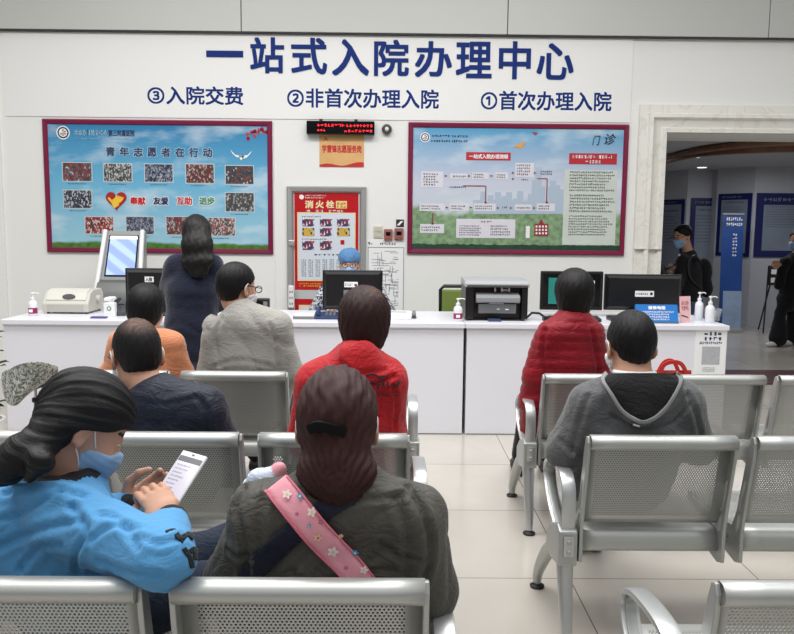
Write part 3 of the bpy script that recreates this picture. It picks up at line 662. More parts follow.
Xr = rectpx(367, 240, 405, 312)
th = thing('evacuation_plan', 'white evacuation floor plan sheet on the wall right of the monitor', 'floor plan', ((Xr[0]+Xr[1])/2, YW, Xr[2]))
MB(th.location).box(*Xr[:2], YW-.005, YW-.001, *Xr[2:]).build('sheet', paper, th)
q = MB(th.location)
def ln(a, b_, c, d, r=.22):
    if abs(c-a) >= abs(d-b_): q.rect(*rectpx(a, b_-r, c, b_+r), YW-.0056)
    else: q.rect(*rectpx(a-r, b_, a+r, d), YW-.0056)
for a in ((368, 247.5, 404, 247.5), (368, 247.5, 368, 310), (403.5, 247.5, 403.5, 310)): ln(*a, .35)
rn = random.Random(12)
for i in range(95):
    a = 371.5+rn.random()*26; b_ = 250+rn.random()*56
    if rn.random() < .5: ln(a, b_, min(398.5, a+3+rn.random()*11), b_, .25)
    else: ln(a, b_, a, min(309, b_+2+rn.random()*8), .25)
q.build('plan_lines', grey_ink, th)
q = MB(th.location); dashes(q, (0, YW-.0058, 0), X3, Z3, *rectpx(379, 242, 396, 245.5), 1, 7, seed=5, ragged=0); dashes(q, (0, YW-.0058, 0), X3, Z3, *rectpx(368, 240.5, 373, 246), 1, 2, seed=6, ragged=0); q.build('lettering', black_ink, th)
Xr = rectpx(289.5, 285, 295, 307)
th = thing('socket_strip', 'upright white socket strip at the foot of the hydrant cabinet frame', 'power strip', ((Xr[0]+Xr[1])/2, YW-.05, Xr[2]))
MB(th.location).box(Xr[0], Xr[1], YW-.09, YW-.05, Xr[2], Xr[3]).build('housing', white_plastic, th, bevel=.008)
q = MB(th.location)
for k in range(3): z = Xr[2]+.03+k*.055; q.box(Xr[0]+.012, Xr[0]+.02, YW-.0915, YW-.09, z, z+.02); q.box(Xr[1]-.02, Xr[1]-.012, YW-.0915, YW-.09, z, z+.02)
q.build('socket', black_ink, th)
# grooves of the wall board between the posters
q = MB(); 
for px in (274.5, 405.5): x = wx(px); q.box(x-.004, x+.004, YW-.006, YW-.001, .5, wz(px, 119.5))
struct(q.build('trim_8', white_board))
# ================================================================ THE COUNTER
CY, CB, CT = 5.47, 6.25, .80
def ctop(px, py, Y=None):
    """point on the counter top under a pixel (or at a set depth)"""
    if Y is None: return onz(px, py, CT)
    p = at(px, py, Y); p.z = CT; return p
xa = at(4.5, 380, CY).x; xm = at(464, 380, CY).x; xb = at(727, 350, CY).x
def counter(label, x0, x1):
    th = thing('service_counter', label, 'counter', ((x0+x1)/2, CY, 0), 0, 'white service counters'); o = th.location
    MB(o).box(x0-.002, x1+.003, CY-.02, CB, CT-.035, CT).build('worktop', white_gloss, th, bevel=.004)
    MB(o).box(x0+.01, x1-.004, CY, CY+.02, .0, CT-.0355).build('front_panel', white_gloss, th)
    MB(o).box(x0+.01, x0+.03, CY+.021, CB-.02, 0, CT-.036).build('side_panel', white_gloss, th); MB(o).box(x1-.024, x1-.004, CY+.021, CB-.02, 0, CT-.036).build('side_panel', white_gloss, th)
    MB(o).box(x0+.03, x1-.03, CB-.3, CB-.28, .1, CT-.036).build('back_panel', white_gloss, th)
    MB(o).box(x0+.012, x1-.006, CY-.004, CY-.0005, 0, .008).build('kick_strip', grey_plastic, th)
    return th
counter('long white counter with the beige printer and the clerk behind it', xa, xm-.005)
counter('white counter with two monitors, running to the doorway', xm+.004, xb)

def monitor(label, Y, px0, px1, py0, py1, face, ry=0, group='black monitors on the counters', extra=None):
    """face: 'back' shows its back to the room, 'front' shows its screen"""
    a, b_ = at(px0, (py0+py1)/2, Y), at(px1, (py0+py1)/2, Y); z1 = at(px0, py0, Y).z; z0 = max(at(px0, py1, Y).z, CT+.05)
    cx = (a.x+b_.x)/2; th = thing('computer_monitor', label, 'monitor', (cx, Y, CT), ry, group); w_ = b_.x-a.x; za, zb = z0-CT, z1-CT
    q = MB(); q.box(-w_/2, w_/2, 0, .03, za, zb); q.build('casing', black_plastic, th, bevel=.006)
    if face == 'back':
        q = MB(); i = .03
        q.raw([(-w_/2+.01, -.0005, za+.01), (w_/2-.01, -.0005, za+.01), (w_/2-.01, -.0005, zb-.01), (-w_/2+.01, -.0005, zb-.01), (-w_/2+i, -.022, za+i), (w_/2-i, -.022, za+i), (w_/2-i, -.022, zb-i), (-w_/2+i, -.022, zb-i)],
              [(0, 1, 5, 4), (1, 2, 6, 5), (2, 3, 7, 6), (3, 0, 4, 7), (4, 5, 6, 7)]); q.build('back_shell', black_plastic, th)
        MB().rect(-w_/2+.012, w_/2-.012, za+.012, zb-.012, .0305).build('screen', black_gloss, th)
    else:
        MB().rect(-w_/2+.022, w_/2-.022, za+.028, zb-.022, -.0006).build('screen', black_gloss, th)
    q = MB(); q.box(-.035, .035, .032, .05, .012, (za+zb)/2); q.build('neck', black_plastic, th)
    q = MB(); q.lathe([(.11, .0), (.11, .008), (.09, .014), (.02, .016)], 24, c=(0, .045, .001)); q.build('base', black_plastic, th, smooth=40)
    return th, w_, za, zb
th, w_, za, zb = monitor('black monitor showing its back, in front of the clerk in the blue cap', 5.85, 322.5, 382.5, 270, 312, 'back')
q = MB(); q.rect(-.06, .04, zb-.125, zb-.085, -.0232); q.build('sticker', paper, th); q = MB(); q.rect(-.065, .05, zb-.2, zb-.145, -.0232); q.build('sticker', grey_plastic, th)
q = MB(); dashes(q, (0, -.0238, 0), X3, Z3, -.055, .015, zb-.118, zb-.095, 2, 6, seed=3); q.rect(.015, .035, zb-.115, zb-.1, -.0238); q.build('sticker_lettering', black_ink, th)
th, w_, za, zb = monitor('black monitor facing the seats, with a teal patch on its screen', 5.95, 540.5, 603, 271, 312, 'front')
q = MB(); q.rect(-w_/2+.06, -w_/2+.17, zb-.25, zb-.05, -.0012); q.build('screen_image', mat('teal_screen', (36, 120, 112), .3, emit=.25), th)
q = MB(); q.rect(w_/2-.095, w_/2-.065, zb-.16, zb-.07, -.0012); q.build('screen_image', mat('white_screen', (210, 214, 214), .3, emit=.2), th)
th, w_, za, zb = monitor('black monitor showing its back, beside the blue complaints sign', 5.98, 604.5, 682, 274, 312, 'back')
q = MB(); q.rect(-.07, .075, zb-.17, zb-.125, -.0232); q.build('sticker', paper, th)
q = MB(); dashes(q, (0, -.024, 0), X3, Z3, -.06, .03, zb-.16, zb-.135, 1, 6, seed=3, ragged=0); q.lathe([(.011, 0), (.011, .001)], 14, c=(.055, -.0235, zb-.147), R=RY); q.build('sticker_lettering', black_ink, th)
q = MB(); write(q, 'Lenovo', (0, -.0009, 0), X3, Z3, -w_/2+.04, -w_/2+.12, zb-.038, zb-.02, bold=.02); 
q.v = [(x, -.0228 if z < zb-.03 else -.0228, z) for x, y, z in q.v]; q.build('lettering', grey_plastic, th)
th, w_, za, zb = monitor('black monitor at the standing woman, with a small white label', 5.75, 125.5, 176, 268, 312, 'back')
q = MB(); q.rect(-.035, .03, zb-.1, zb-.06, -.0232); q.build('sticker', paper, th)
q = MB(); write(q, '入院', (0, -.024, 0), X3, Z3, -.03, .02, zb-.095, zb-.065, bold=.03); q.build('sticker_lettering', black_ink, th)

# self-service kiosk behind the counter
p0 = at(91, 305, 6.6); p1 = at(139, 305, 6.6); zt_ = at(118, 231, 6.9).z; W2 = (p1.x-p0.x)/2; kz = at(118, 276, 6.7).z
th = thing('self_service_kiosk', 'grey self-service kiosk with a lit blue screen and white side rails', 'kiosk', ((p0.x+p1.x)/2, 6.62, 0), 0)
lean = .28; zb_ = .72
def kp(x, s, off=0): # point on the leaning face; s 0 bottom, 1 top
    return Vector((x, s*lean - off, zb_ + s*(zt_-zb_)))
q = MB(); ws = W2-.02
q.raw([kp(-ws, 0), kp(ws, 0), kp(ws*.9, 1), kp(-ws*.9, 1), kp(-ws, 0)+Vector((0, .28, 0)), kp(ws, 0)+Vector((0, .28, 0)), kp(ws*.9, 1)+Vector((0, .09, 0)), kp(-ws*.9, 1)+Vector((0, .09, 0))],
      [(0, 1, 2, 3), (4, 5, 6, 7), (0, 1, 5, 4), (1, 2, 6, 5), (2, 3, 7, 6), (3, 0, 4, 7)]); q.build('head', mat('kiosk_grey', (150, 152, 150), .35), th, bevel=.01)
for sx in (-1, 1):
    q = MB(); q.tube([kp(sx*(W2-.005), -.12, .02), kp(sx*(W2-.02)*.97, .5, .02), kp(sx*(W2-.03)*.93, 1.01, .02)], .02, 12, flat=((1, 0, 0), .017)); q.build('side_rail', white_plastic, th, smooth=50)
def kq(x0, x1, s0, s1, off): return [kp(x0, s0, off), kp(x1, s0, off), kp(x1*.95, s1, off), kp(x0*.95, s1, off)]
q = MB(); q.raw(kq(-.135, .135, .44, .95, .004), [(0, 1, 2, 3)]); q.build('screen_bezel', black_gloss, th)
scr = mat('kiosk_screen', (140, 160, 225), .15, emit=.75)
t = NT(scr); b0 = t.n['Principled BSDF']; co = t.add('ShaderNodeTexCoord'); wv = t.add('ShaderNodeTexWave', bands_direction='DIAGONAL', i_Scale=3.2, i_Distortion=1.0); t.link(co.outputs['Object'], wv.inputs['Vector'])
r = t.add('ShaderNodeValToRGB'); r.color_ramp.elements[0].color = lin((112, 130, 210)); r.color_ramp.elements[1].color = lin((176, 196, 236)); r.color_ramp.elements[0].position = .35; r.color_ramp.elements[1].position = .8
t.link(wv.outputs['Fac'], r.inputs[0]); t.link(r.outputs[0], b0.inputs['Emission Color'])
q = MB(); q.raw(kq(-.122, .122, .46, .9, .007), [(0, 1, 2, 3)]); q.build('screen', scr, th)
q = MB(); q.raw(kq(-.122, .122, .9, .94, .007), [(0, 1, 2, 3)]); q.build('status_bar', mat('screen_pale', (220, 220, 235), .2, emit=.8), th)
q = MB(); prof = [(-.0, .40), (-.05, .37), (-.07, .28), (-.075, .16), (-.05, .04), (0, .0)]
vs = []; 
for x in (-ws+.012, ws-.012):
    for o_, s in prof: vs.append(kp(x, s, -o_+.0))
n = len(prof); q.raw(vs, [tuple(range(n)), tuple(range(n, 2*n))] + [(i, i+1, n+i+1, n+i) for i in range(n-1)] + [(n-1, 0, n, 2*n-1)]); q.build('lower_cover', mat('kiosk_dark', (110, 112, 110), .3, metal=.3), th, smooth=30)
q = MB(); q.raw(kq(-.09, .09, .1, .125, .078), [(0, 1, 2, 3)]); q.build('card_slot', black_gloss, th)
q = MB(); q.box(-.16, .16, .05, .28, .0, zb_-.002); q.build('pedestal', grey_plastic, th, bevel=.01)

# dot matrix printer
a, b_ = at(43, 300, 5.85), at(89, 300, 5.85)
th = thing('dot_matrix_printer', 'beige dot matrix printer lying on the counter beside the hand sanitizer', 'printer', ((a.x+b_.x)/2, 5.85, CT)); w2 = (b_.x-a.x)/2
q = MB(); q.prism([(-.02, .012), (-.02, .075), (.0, .1), (.04, .155), (.1, .175), (.26, .175), (.3, .14), (.3, .012)], -w2, w2); q.build('body', beige_plastic, th, bevel=.008)
q = MB(); q.prism([(-.005, .105), (.035, .16), (.1, .181), (.13, .181), (.13, .176), (.1, .172), (.045, .15), (.003, .097)], -w2*.86, w2*.86); q.build('cover', mat('beige_light', (208, 206, 196), .4), th)
q = MB(); q.lathe([(.022, 0), (.02, .004)], 20, c=(.02, .004, .128), R=Matrix.Rotation(PI/2*.7, 3, 'X')); 
q.v = [((x-.02)*2.2+.02, y, z) for x, y, z in q.v]; q.build('badge', dgrey_plastic, th)
q = MB(); q.box(-w2*.8, w2*.8, -.0215, -.0195, .02, .07); q.build('front_label', mat('beige_shade', (180, 178, 168), .5), th)
for sx in (-1, 1): q = MB(); q.lathe([(.028, 0), (.028, .022), (.02, .028)], 18, c=(sx*w2, .16, .1), R=Matrix.Rotation(sx*PI/2, 3, 'Y')); q.build('platen_knob', beige_plastic, th, smooth=40)
q = MB()
for x in (-w2+.03, w2-.03):
    for y in (.02, .27): q.lathe([(.012, 0), (.012, .013)], 12, c=(x, y, .0005))
q.build('foot', rubber, th)
# pump bottles
def pump(label, px, Y, h_, r_, lab=None, ry=0., nozzle=1, group='pump bottles of hand sanitizer'):
    p = at(px, 312, Y)
    th = thing('sanitizer_bottle', label, 'hand sanitizer', (p.x, Y, CT), ry, group); k = h_
    MB().lathe([(r_*.9, 0.0005), (r_, k*.02), (r_, k*.5), (r_*.9, k*.58), (r_*.42, k*.66), (r_*.4, k*.7)], 24).build('bottle', mat('bottle_white', (232, 234, 238), .3), th, smooth=50)
    q = MB(); q.lathe([(r_*.5, k*.69), (r_*.5, k*.76), (r_*.2, k*.77), (r_*.16, k*.9), (r_*.4, k*.91), (r_*.4, k*.96), (r_*.2, k*.97)], 16); q.tube([(0, 0, k*.945), (nozzle*r_*1.2, 0, k*.95), (nozzle*r_*1.5, 0, k*.91)], r_*.13, 8); q.build('pump', white_plastic, th, smooth=40)
    if lab: MB().lathe([(r_*1.012, k*.1), (r_*1.012, k*.34)], 24).build('label_band', lab, th, smooth=60); q = MB(); q.rect(-r_*.5, r_*.4, k*.16, k*.28, -r_*1.03); q.build('label_print', white_ink, th)
    return th
plab = mat('bottle_label_plum', (150, 30, 84), .4)
pump('white pump bottle with plum label left of the beige printer', 33, 5.7, .175, .031, plab, nozzle=1)
pump('white pump bottle with plum label beside the laser printer', 458, 5.60, .17, .032, plab, nozzle=1)
pump('plain white pump bottle on the right, in front of its twin', 710, 5.62, .2, .032, None, nozzle=1)
pump('plain white pump bottle behind the pink folded card', 699, 5.8, .215, .03, None, nozzle=1)
# small things on the left counter
p = at(109, 308, 5.68); th = thing('card_box', 'small white card box with a green ring, at the printer', 'box', (p.x, 5.68, CT))
MB().box(-.04, .04, 0, .05, 0.0005, .1).build('box', paper, th, bevel=.003)
q = MB(); q.lathe([(.016, 0), (.016, .001)], 20, c=(0, -.0008, .06), R=RY); q.build('ring_mark', green_ink, th); q = MB(); q.lathe([(.009, 0), (.009, .001)], 20, c=(0, -.0015, .06), R=RY); dashes(q, (0, -.001, 0), X3, Z3, -.03, .03, .012, .024, 1, 8, seed=4); q.build('ring_centre', paper, th)
p = at(107, 300, 5.9); th = thing('paper_roll_box', 'white rounded desk device behind the small card box', 'desk device', (p.x, 5.9, CT)); q = MB(); q.box(-.03, .035, 0, .12, .0005, .12); q.build('housing', white_plastic, th, bevel=.015)
MB().box(-.02, .012, -.003, -.0005, .04, .09).build('slot', grey_plastic, th)
p = at(119, 306, 5.75); th = thing('desk_telephone', 'dark desk phone half hidden behind the black hair', 'telephone', (p.x, 5.72, CT))
q = MB(); q.prism([(0, .0005), (0, .03), (.14, .07), (.14, .0005)], -.05, .05); q.build('body', dgrey_plastic, th, bevel=.004); q = MB(); q.tube([(-.03, .01, .07), (-.03, .07, .1), (-.03, .13, .11)], .017); q.build('handset', black_plastic, th, smooth=50)
p = ctop(97, 316, 5.56); th = thing('purple_wallet', 'flat purple booklet on the counter edge', 'booklet', (p.x, 5.56, CT)); MB().box(-.05, .06, 0, .05, .0005, .012).build('cover', mat('purple', (92, 80, 140), .5), th, bevel=.002)
p = ctop(65, 315, 5.6); tag(MB(p).box(p.x-.13, p.x+.14, 5.55, 5.68, CT+.0005, CT+.003).build('paper_sheet', paper), 'white sheet of paper in front of the beige printer', 'paper'); 
tag(MB((0, 0, 0)).box(0, 0, 0, 0, 0, 0).build('tmp', paper), 'x', 'x'); bpy.data.objects.remove(bpy.data.objects['tmp'])
# centre group
p = at(262, 304, 5.8); th = thing('card_reader', 'small black card reader by the man in the grey jacket', 'card reader', (p.x, 5.8, CT)); q = MB(); q.box(-.05, .05, 0, .07, .0005, .13); q.build('housing', black_plastic, th, bevel=.008); MB().box(.01, .04, -.0015, -.0005, .02, .11).build('front_strip', grey_plastic, th)
q = MB(); q.box(-.035, .0, -.0015, -.0005, .06, .11); q.build('display', black_gloss, th)
p = at(326, 314, 5.62); th = thing('blue_desk_phone', 'dark blue desk phone left of the clerk\'s monitor foot', 'telephone', (p.x, 5.62, CT)); q = MB(); q.prism([(0, .0005), (0, .02), (.14, .045), (.14, .0005)], -.09, .09); q.build('body', mat('blue_plastic', (40, 58, 100), .35), th, bevel=.005)
q = MB(); q.tube([(-.06, .01, .04), (-.06, .07, .065), (-.06, .13, .07)], .018); q.build('handset', mat('blue_plastic'), th, smooth=50); q = MB()
for i in range(3):
    for k in range(4): q.box(-.01+i*.028, .01+i*.028, .02+k*.026, .038+k*.026, .027+k*.0052, .033+k*.0052)
q.build('keypad', grey_plastic, th)
p = ctop(306, 315, 5.66); th = thing('form_tray', 'grey tray of forms left of the blue desk phone', 'tray', (p.x, 5.62, CT)); MB().box(-.09, .07, 0, .16, .0005, .02).build('tray', grey_plastic, th, bevel=.003); MB().box(-.08, .06, .008, .15, .0205, .028).build('forms', paper, th)
p = at(400, 314, 5.68); th = thing('small_receipt_printer', 'low white receipt printer and cable right of the clerk', 'receipt printer', (p.x, 5.66, CT)); q = MB(); q.prism([(0, .0005), (0, .028), (.03, .045), (.16, .05), (.16, .0005)], -.1, .08); q.build('body', white_plastic, th, bevel=.006); MB().box(-.08, .05, .05, .06, .0485, .051).build('paper_slot', dgrey_plastic, th)
p = at(410, 312, 5.8); th = thing('stapler', 'small dark stapler on the white receipt printer\'s right side', 'stapler', (p.x+.03, 5.74, CT)); q = MB(); q.prism([(-.02, .0005), (-.02, .012), (.05, .02), (.07, .035), (.07, .0005)], -.015, .015); q.build('base', dgrey_plastic, th, bevel=.002); q = MB(); q.prism([(-.02, .02), (.07, .037), (.07, .052), (-.02, .035)], -.012, .012); q.build('arm', grey_plastic, th, bevel=.003)
p = ctop(428, 315, 5.6); o = MB(p).box(p.x-.07, p.x+.1, 5.58, 5.68, CT+.0005, CT+.0025).build('paper_sheet', paper); tag(o, 'white sheet of paper right of the receipt printer', 'paper')
# green office chair behind the counter
p = at(458, 300, 6.6); th = thing('office_chair', 'green backed office chair behind the counter at the laser printer', 'chair', (p.x+.07, 6.75, 0))
zt_ = at(458, 287.5, 6.6).z; grn = mat('green_fabric', (112, 130, 60), .8, bump=(120, .2, .002))
q = MB(); q.box(-.2, .2, -.02, .02, zt_-.42, zt_-.03); q.build('backrest', grn, th, bevel=.015)
q = MB(); q.tube([(-.21, 0, zt_-.44), (-.21, 0, zt_-.03), (-.18, 0, zt_), (.18, 0, zt_), (.21, 0, zt_-.03), (.21, 0, zt_-.44)], .016, closed=True); q.build('back_frame', black_plastic, th, smooth=50)
q = MB(); q.box(-.23, .23, -.45, .0, .44, .5); q.build('seat', grn, th, bevel=.02); q = MB(); q.tube([(0, -.2, .1), (0, -.2, .44)], .025); q.build('column', silver, th)
for k in range(5): an = k*2*PI/5; q = MB(); q.tube([(0, -.2, .1), (.25*math.cos(an), -.2+.25*math.sin(an), .05)], .018); q.lathe([(.01, 0), (.025, .01), (.025, .04), (.01, .05)], 12, c=(.25*math.cos(an), -.2+.25*math.sin(an), 0.0)); q.build('leg', black_plastic, th)
q = MB(); q.tube([(0, .02, .46), (0, .05, .6), (0, .03, zt_-.3)], .018); q.build('back_stem', black_plastic, th)
# laser printer (its open front towards the room)
a, b_ = at(465.5, 300, 5.62), at(528, 300, 5.62); w2 = (b_.x-a.x)/2; H = at(497, 281, 5.62).z-CT
th = thing('laser_printer', 'large black and grey laser printer on the counter', 'printer', ((a.x+b_.x)/2, 5.62, CT))
q = MB(); q.box(-w2, -w2+.06, 0, .36, .012, H-.03); q.build('side_cover', black_plastic, th, bevel=.006); q = MB(); q.box(w2-.045, w2, 0, .36, .012, H-.03); q.build('side_cover', black_plastic, th, bevel=.006)
q = MB(); q.box(-w2+.061, w2-.046, .06, .35, .012, H-.03); q.build('core', black_plastic, th)
q = MB(); q.prism([(-.01, H-.045), (-.01, H-.02), (.02, H), (.34, H+.01), (.37, H-.03), (.0, H-.045)], -w2-.005, w2+.008); q.build('top_cover', mat('printer_grey', (168, 170, 172), .4), th, bevel=.004)
q = MB(); q.box(-w2+.01, w2-.004, -.0135, -.0105, H-.043, H-.03); q.build('front_lip', dgrey_plastic, th)
q = MB(); q.prism([(.0, H-.16), (-.03, H-.15), (-.03, H-.118), (.0, H-.1), (.058, H-.085), (.058, H-.15)], -w2+.075, w2-.06); q.build('output_flap', mat('printer_mid', (140, 142, 144), .4), th, bevel=.004)
q = MB(); q.prism([(-.005, .055), (-.015, H-.165), (.055, H-.165), (.055, .055)], -w2+.095, w2-.085); q.build('tray_front', mat('printer_dark', (104, 106, 108), .4), th, bevel=.004)
q = MB(); q.rect(-.055, .05, .125, .165, -.0155); q.build('label_plate', mat('printer_label', (160, 162, 164), .5), th); q = MB(); dashes(q, (0, -.0162, 0), X3, Z3, -.05, .045, .13, .16, 3, 10, seed=4); q.build('lettering', dgrey_plastic, th)
q = MB(); q.rect(.0, .02, .085, .09, -.016); q.rect(.06, .085, .082, .09, -.016); q.rect(.035, .085, H-.078, H-.062, .0585); q.build('white_tab', white_plastic, th)
q = MB(); q.prism([(-.05, .001), (-.05, .008), (.05, .02), (.05, .001)], -.06, .03); q.build('paper_stop', mat('printer_blue', (60, 74, 104), .4), th)
q = MB(); q.box(-w2+.015, w2-.02, .02, .33, .0005, .0115); q.build('foot', rubber, th)
q = MB(); 
for x in (-.02, .03, .08): q.box(x, x+.012, -.008, .0, H-.075, H-.046)
q.build('rib', grey_plastic, th)
# cable over the counter edge
px = at(466, 326, CY-.04).x
q = MB((px, CY-.04, 0)); q.tube([at(480, 316, 5.58), Vector((px+.06, 5.5, CT+.006)), Vector((px+.045, CY-.025, CT+.002)), Vector((px+.035, CY-.03, CT-.1)), Vector((px+.0, CY-.03, .5)), Vector((px-.012, CY-.03, .25)), Vector((px-.004, CY-.035, .04)), Vector((px-.03, CY-.05, .008)), Vector((px-.05, CY-.03, .008))], .0045, 8)
tag(q.build('power_cable', rubber, smooth=60), 'black cable hanging down the gap between the two counters', 'cable')
q = MB(); c0 = at(534, 314, 5.7); c0.z = CT
q.tube([c0+Vector((-.06, 0, .01)), c0+Vector((-.01, .03, .05)), c0+Vector((.04, 0, .05)), c0+Vector((.09, -.02, .012))], .009, 8); q.box(c0.x+.06, c0.x+.14, 5.64, 5.7, CT+.0005, CT+.03)
tag(q.build('computer_mouse', black_plastic, smooth=40), 'black mouse with looping cord right of the laser printer', 'mouse')
def keyboard(label, px, Y, w_):
    p = at(px, 315, Y); th = thing('keyboard', label, 'keyboard', (p.x, Y, CT), 0, 'black keyboards')
    MB().prism([(0, .0005), (0, .015), (.14, .028), (.14, .0005)], -w_/2, w_/2).build('base', black_plastic, th, bevel=.003)
    q = MB()
    for r_ in range(5):
        for k in range(int(w_/.02)): x = -w_/2+.006+k*.02; y = .008+r_*.026; z = .0155+r_*.0024; q.box(x, x+.016, y, y+.021, z, z+.006)
    q.build('keys', dgrey_plastic, th)
keyboard('black keyboard under the monitor with the teal patch', 577, 5.6, .36); keyboard('black keyboard behind the young man\'s head', 632, 5.66, .3)
# blue complaints sign
a, b_ = at(636.5, 315, 5.56), at(678.5, 315, 5.56); H = at(657, 304.5, 5.6).z-CT; w2 = (b_.x-a.x)/2
th = thing('complaints_sign', 'blue tent sign with white Chinese lettering at the counter edge', 'sign', ((a.x+b_.x)/2, 5.55, CT))
bsg = mat('sign_blue', (30, 118, 196), .35)
q = MB(); q.prism([(0, .0005), (.045, H), (.05, H), (.006, .0005)], -w2, w2); q.build('panel', bsg, th); q = MB(); q.prism([(.1, .0005), (.052, H-.003), (.057, H-.003), (.106, .0005)], -w2, w2); q.build('back_panel', bsg, th)
us = Vector((0, .045, H)).normalized(); L = Vector((0, .045, H)).length; O = Vector((0, -.0016, 0))
q = MB(); write(q, '投诉电话', O, X3, us, -w2*.4, w2*.42, L*.74, L*.93, bold=.05); q.build('lettering', white_ink, th)
q = MB(); dashes(q, O, X3, us, -w2*.92, w2*.92, L*.16, L*.68, 4, 22, seed=31, ragged=.2, fill=.7); q.build('lettering', white_ink, th)
q = MB(); q.raw([O+X3*x+us*z+Vector((0, -.0004, 0)) for x, z in ((-w2, 0), (w2, 0), (w2, L*.1), (-w2, L*.1))], [(0, 1, 2, 3)]); q.build('foot_band', mat('sign_grey', (80, 96, 116), .4), th)
# pink folded card
p = ctop(686, 320, 5.62)
th = thing('pink_card', 'pink folded price card leaning between the blue sign and the pump bottles', 'card', (p.x, 5.62, CT), .35); H = .185
pk = mat('pink_card', (226, 178, 180), .5)
ux = Vector((1, 0, 0)); tl = Vector((.035, .06, H)).normalized()
q = MB(); q.raw([(-.05, 0, .001), (.04, 0, .001), (.075, .06, H), (-.015, .06, H), (-.05, .004, .001), (.04, .004, .001), (.075, .064, H), (-.015, .064, H)], [(0, 1, 2, 3), (7, 6, 5, 4), (0, 1, 5, 4), (1, 2, 6, 5), (2, 3, 7, 6), (3, 0, 4, 7)]); q.build('front_leaf', pk, th)
q = MB(); q.raw([(.042, 0, .001), (.09, .09, .001), (.085, .07, H), (.077, .06, H)], [(0, 1, 2, 3)]); o = q.build('side_leaf', paper, th); s_ = o.modifiers.new('s', 'SOLIDIFY'); s_.thickness = .002
q = MB(); dashes(q, (-.05, -.002, .001), ux, tl, .012, .08, .09, .17, 2, 4, seed=14, ragged=0, fill=.8); q.build('lettering', mat('pink_ink', (170, 90, 104), .5), th)
q = MB(); q.raw([Vector((-.05, -.003, .001))+ux*a_+tl*c_ for a_, c_ in ((.01, .052), (.07, .035), (.07, .042), (.01, .059))], [(0, 1, 2, 3)]); q.build('bar_mark', black_ink, th)
# clear box of leaflets beside bottles
p = at(718, 316, 5.72); th = thing('clear_box', 'small clear plastic box behind the front white pump bottle', 'box', (p.x-.01, 5.74, CT))
glassy = mat('clear_plastic', (225, 230, 235), .1, trans=.85)
q = MB(); q.raw([(-.05, 0, .001), (.03, 0, .001), (.03, .07, .001), (-.05, .07, .001), (-.06, -.01, .09), (.045, -.01, .09), (.045, .08, .09), (-.06, .08, .09)], [(0, 1, 2, 3), (0, 1, 5, 4), (1, 2, 6, 5), (2, 3, 7, 6), (3, 0, 4, 7)]); o = q.build('tray', glassy, th); s_ = o.modifiers.new('s', 'SOLIDIFY'); s_.thickness = .002
MB().box(-.035, .015, .02, .05, .003, .075).build('leaflets', paper, th)
# notice sheet on the counter front (its square code left out)
Yc = CY-.0006
def cr(x0, y0, x1, y1): a, b_ = at(x0, (y0+y1)/2, Yc), at(x1, (y0+y1)/2, Yc); c, d = at((x0+x1)/2, y0, Yc), at((x0+x1)/2, y1, Yc); return a.x, b_.x, d.z, c.z
a = cr(694.5, 329.5, 727, 374); th = thing('counter_notice', 'white notice sheet with blue writing stuck on the counter front', 'notice', ((a[0]+a[1])/2, Yc, a[2]))
MB(th.location).box(a[0], a[1]-.01, Yc-.004, Yc-.0005, a[2], a[3]).build('sheet', paper, th)
q = MB(th.location); O = Vector((0, Yc-.005, 0))
dashes(q, O, X3, Z3, *cr(704, 331, 722, 335.3), 1, 4, seed=51, ragged=0, fill=.85); dashes(q, O, X3, Z3, *cr(704, 336.3, 722, 340.2), 1, 4, seed=52, ragged=0, fill=.85); dashes(q, O, X3, Z3, *cr(699, 341, 722, 344), 1, 12, seed=53, ragged=0, fill=.85); q.build('lettering', navy_ink, th)
q = MB(th.location); dashes(q, O, X3, Z3, *cr(702, 367, 718, 372), 3, 12, seed=54); q.build('footnote', grey_ink, th)
q = MB(th.location); q.rect(*cr(701.5, 346.5, 719.5, 364.5), Yc-.0048); q.build('grey_patch', mat('patch_grey', (176, 178, 182), .5, var=(60, .1)), th)

# ================================================================ BENCHES
PITCH_ = .55
def arc(cx, cz, r, a0, a1, n): return [(cx+r*math.cos(math.radians(a0+(a1-a0)*i/n)), cz+r*math.sin(math.radians(a0+(a1-a0)*i/n))) for i in range(n+1)]
back_prof = [(.006, .742), (-.012, .748), (-.022, .762), (-.018, .778), (-.004, .788), (.014, .789), (.026, .78), (.033, .765), (.040, .735), (.052, .68), (.068, .60), (.084, .53), (.100, .475), (.112, .455)]
seat_prof = [(.112, .352), (.098, .36), (.094, .375), (.100, .405), (.112, .424), (.14, .430), (.20, .424), (.30, .416), (.40, .418), (.48, .424), (.535, .424), (.56, .41), (.562, .385), (.55, .375)]
def sheet(name, prof, w_, th, x, m, v0=0):
    """bent sheet across x, UV in metres along the profile; its own origin at the seat centre"""
    s = [0]
    for i in range(1, len(prof)): s.append(s[-1]+math.dist(prof[i], prof[i-1]))
    nx = 6; vs = []; uv = []
    for i, (y, z) in enumerate(prof):
        for k in range(nx+1): X_ = -w_/2+w_*k/nx; vs.append((X_, y, z)); uv.append((X_, s[i]-v0))
    fs = []; 
    for i in range(len(prof)-1):
        for k in range(nx): a = i*(nx+1)+k; fs.append((a, a+1, a+nx+2, a+nx+1))
    me = bpy.data.meshes.new(name); me.from_pydata(vs, [], fs); ul = me.uv_layers.new(name='UVMap')
    for p in me.polygons:
        for li, vi in zip(p.loop_indices, p.vertices): ul.data[li].uv = uv[vi]
    me.materials.append(m); me.polygons.foreach_set('use_smooth', [True]*len(me.polygons))
    o = bpy.data.objects.new(name, me); COL.objects.link(o); o.parent = th; o.location = (x, 0, 0)
    md = o.modifiers.new('s', 'SOLIDIFY'); md.thickness = .0025; md.offset = 0
    return o
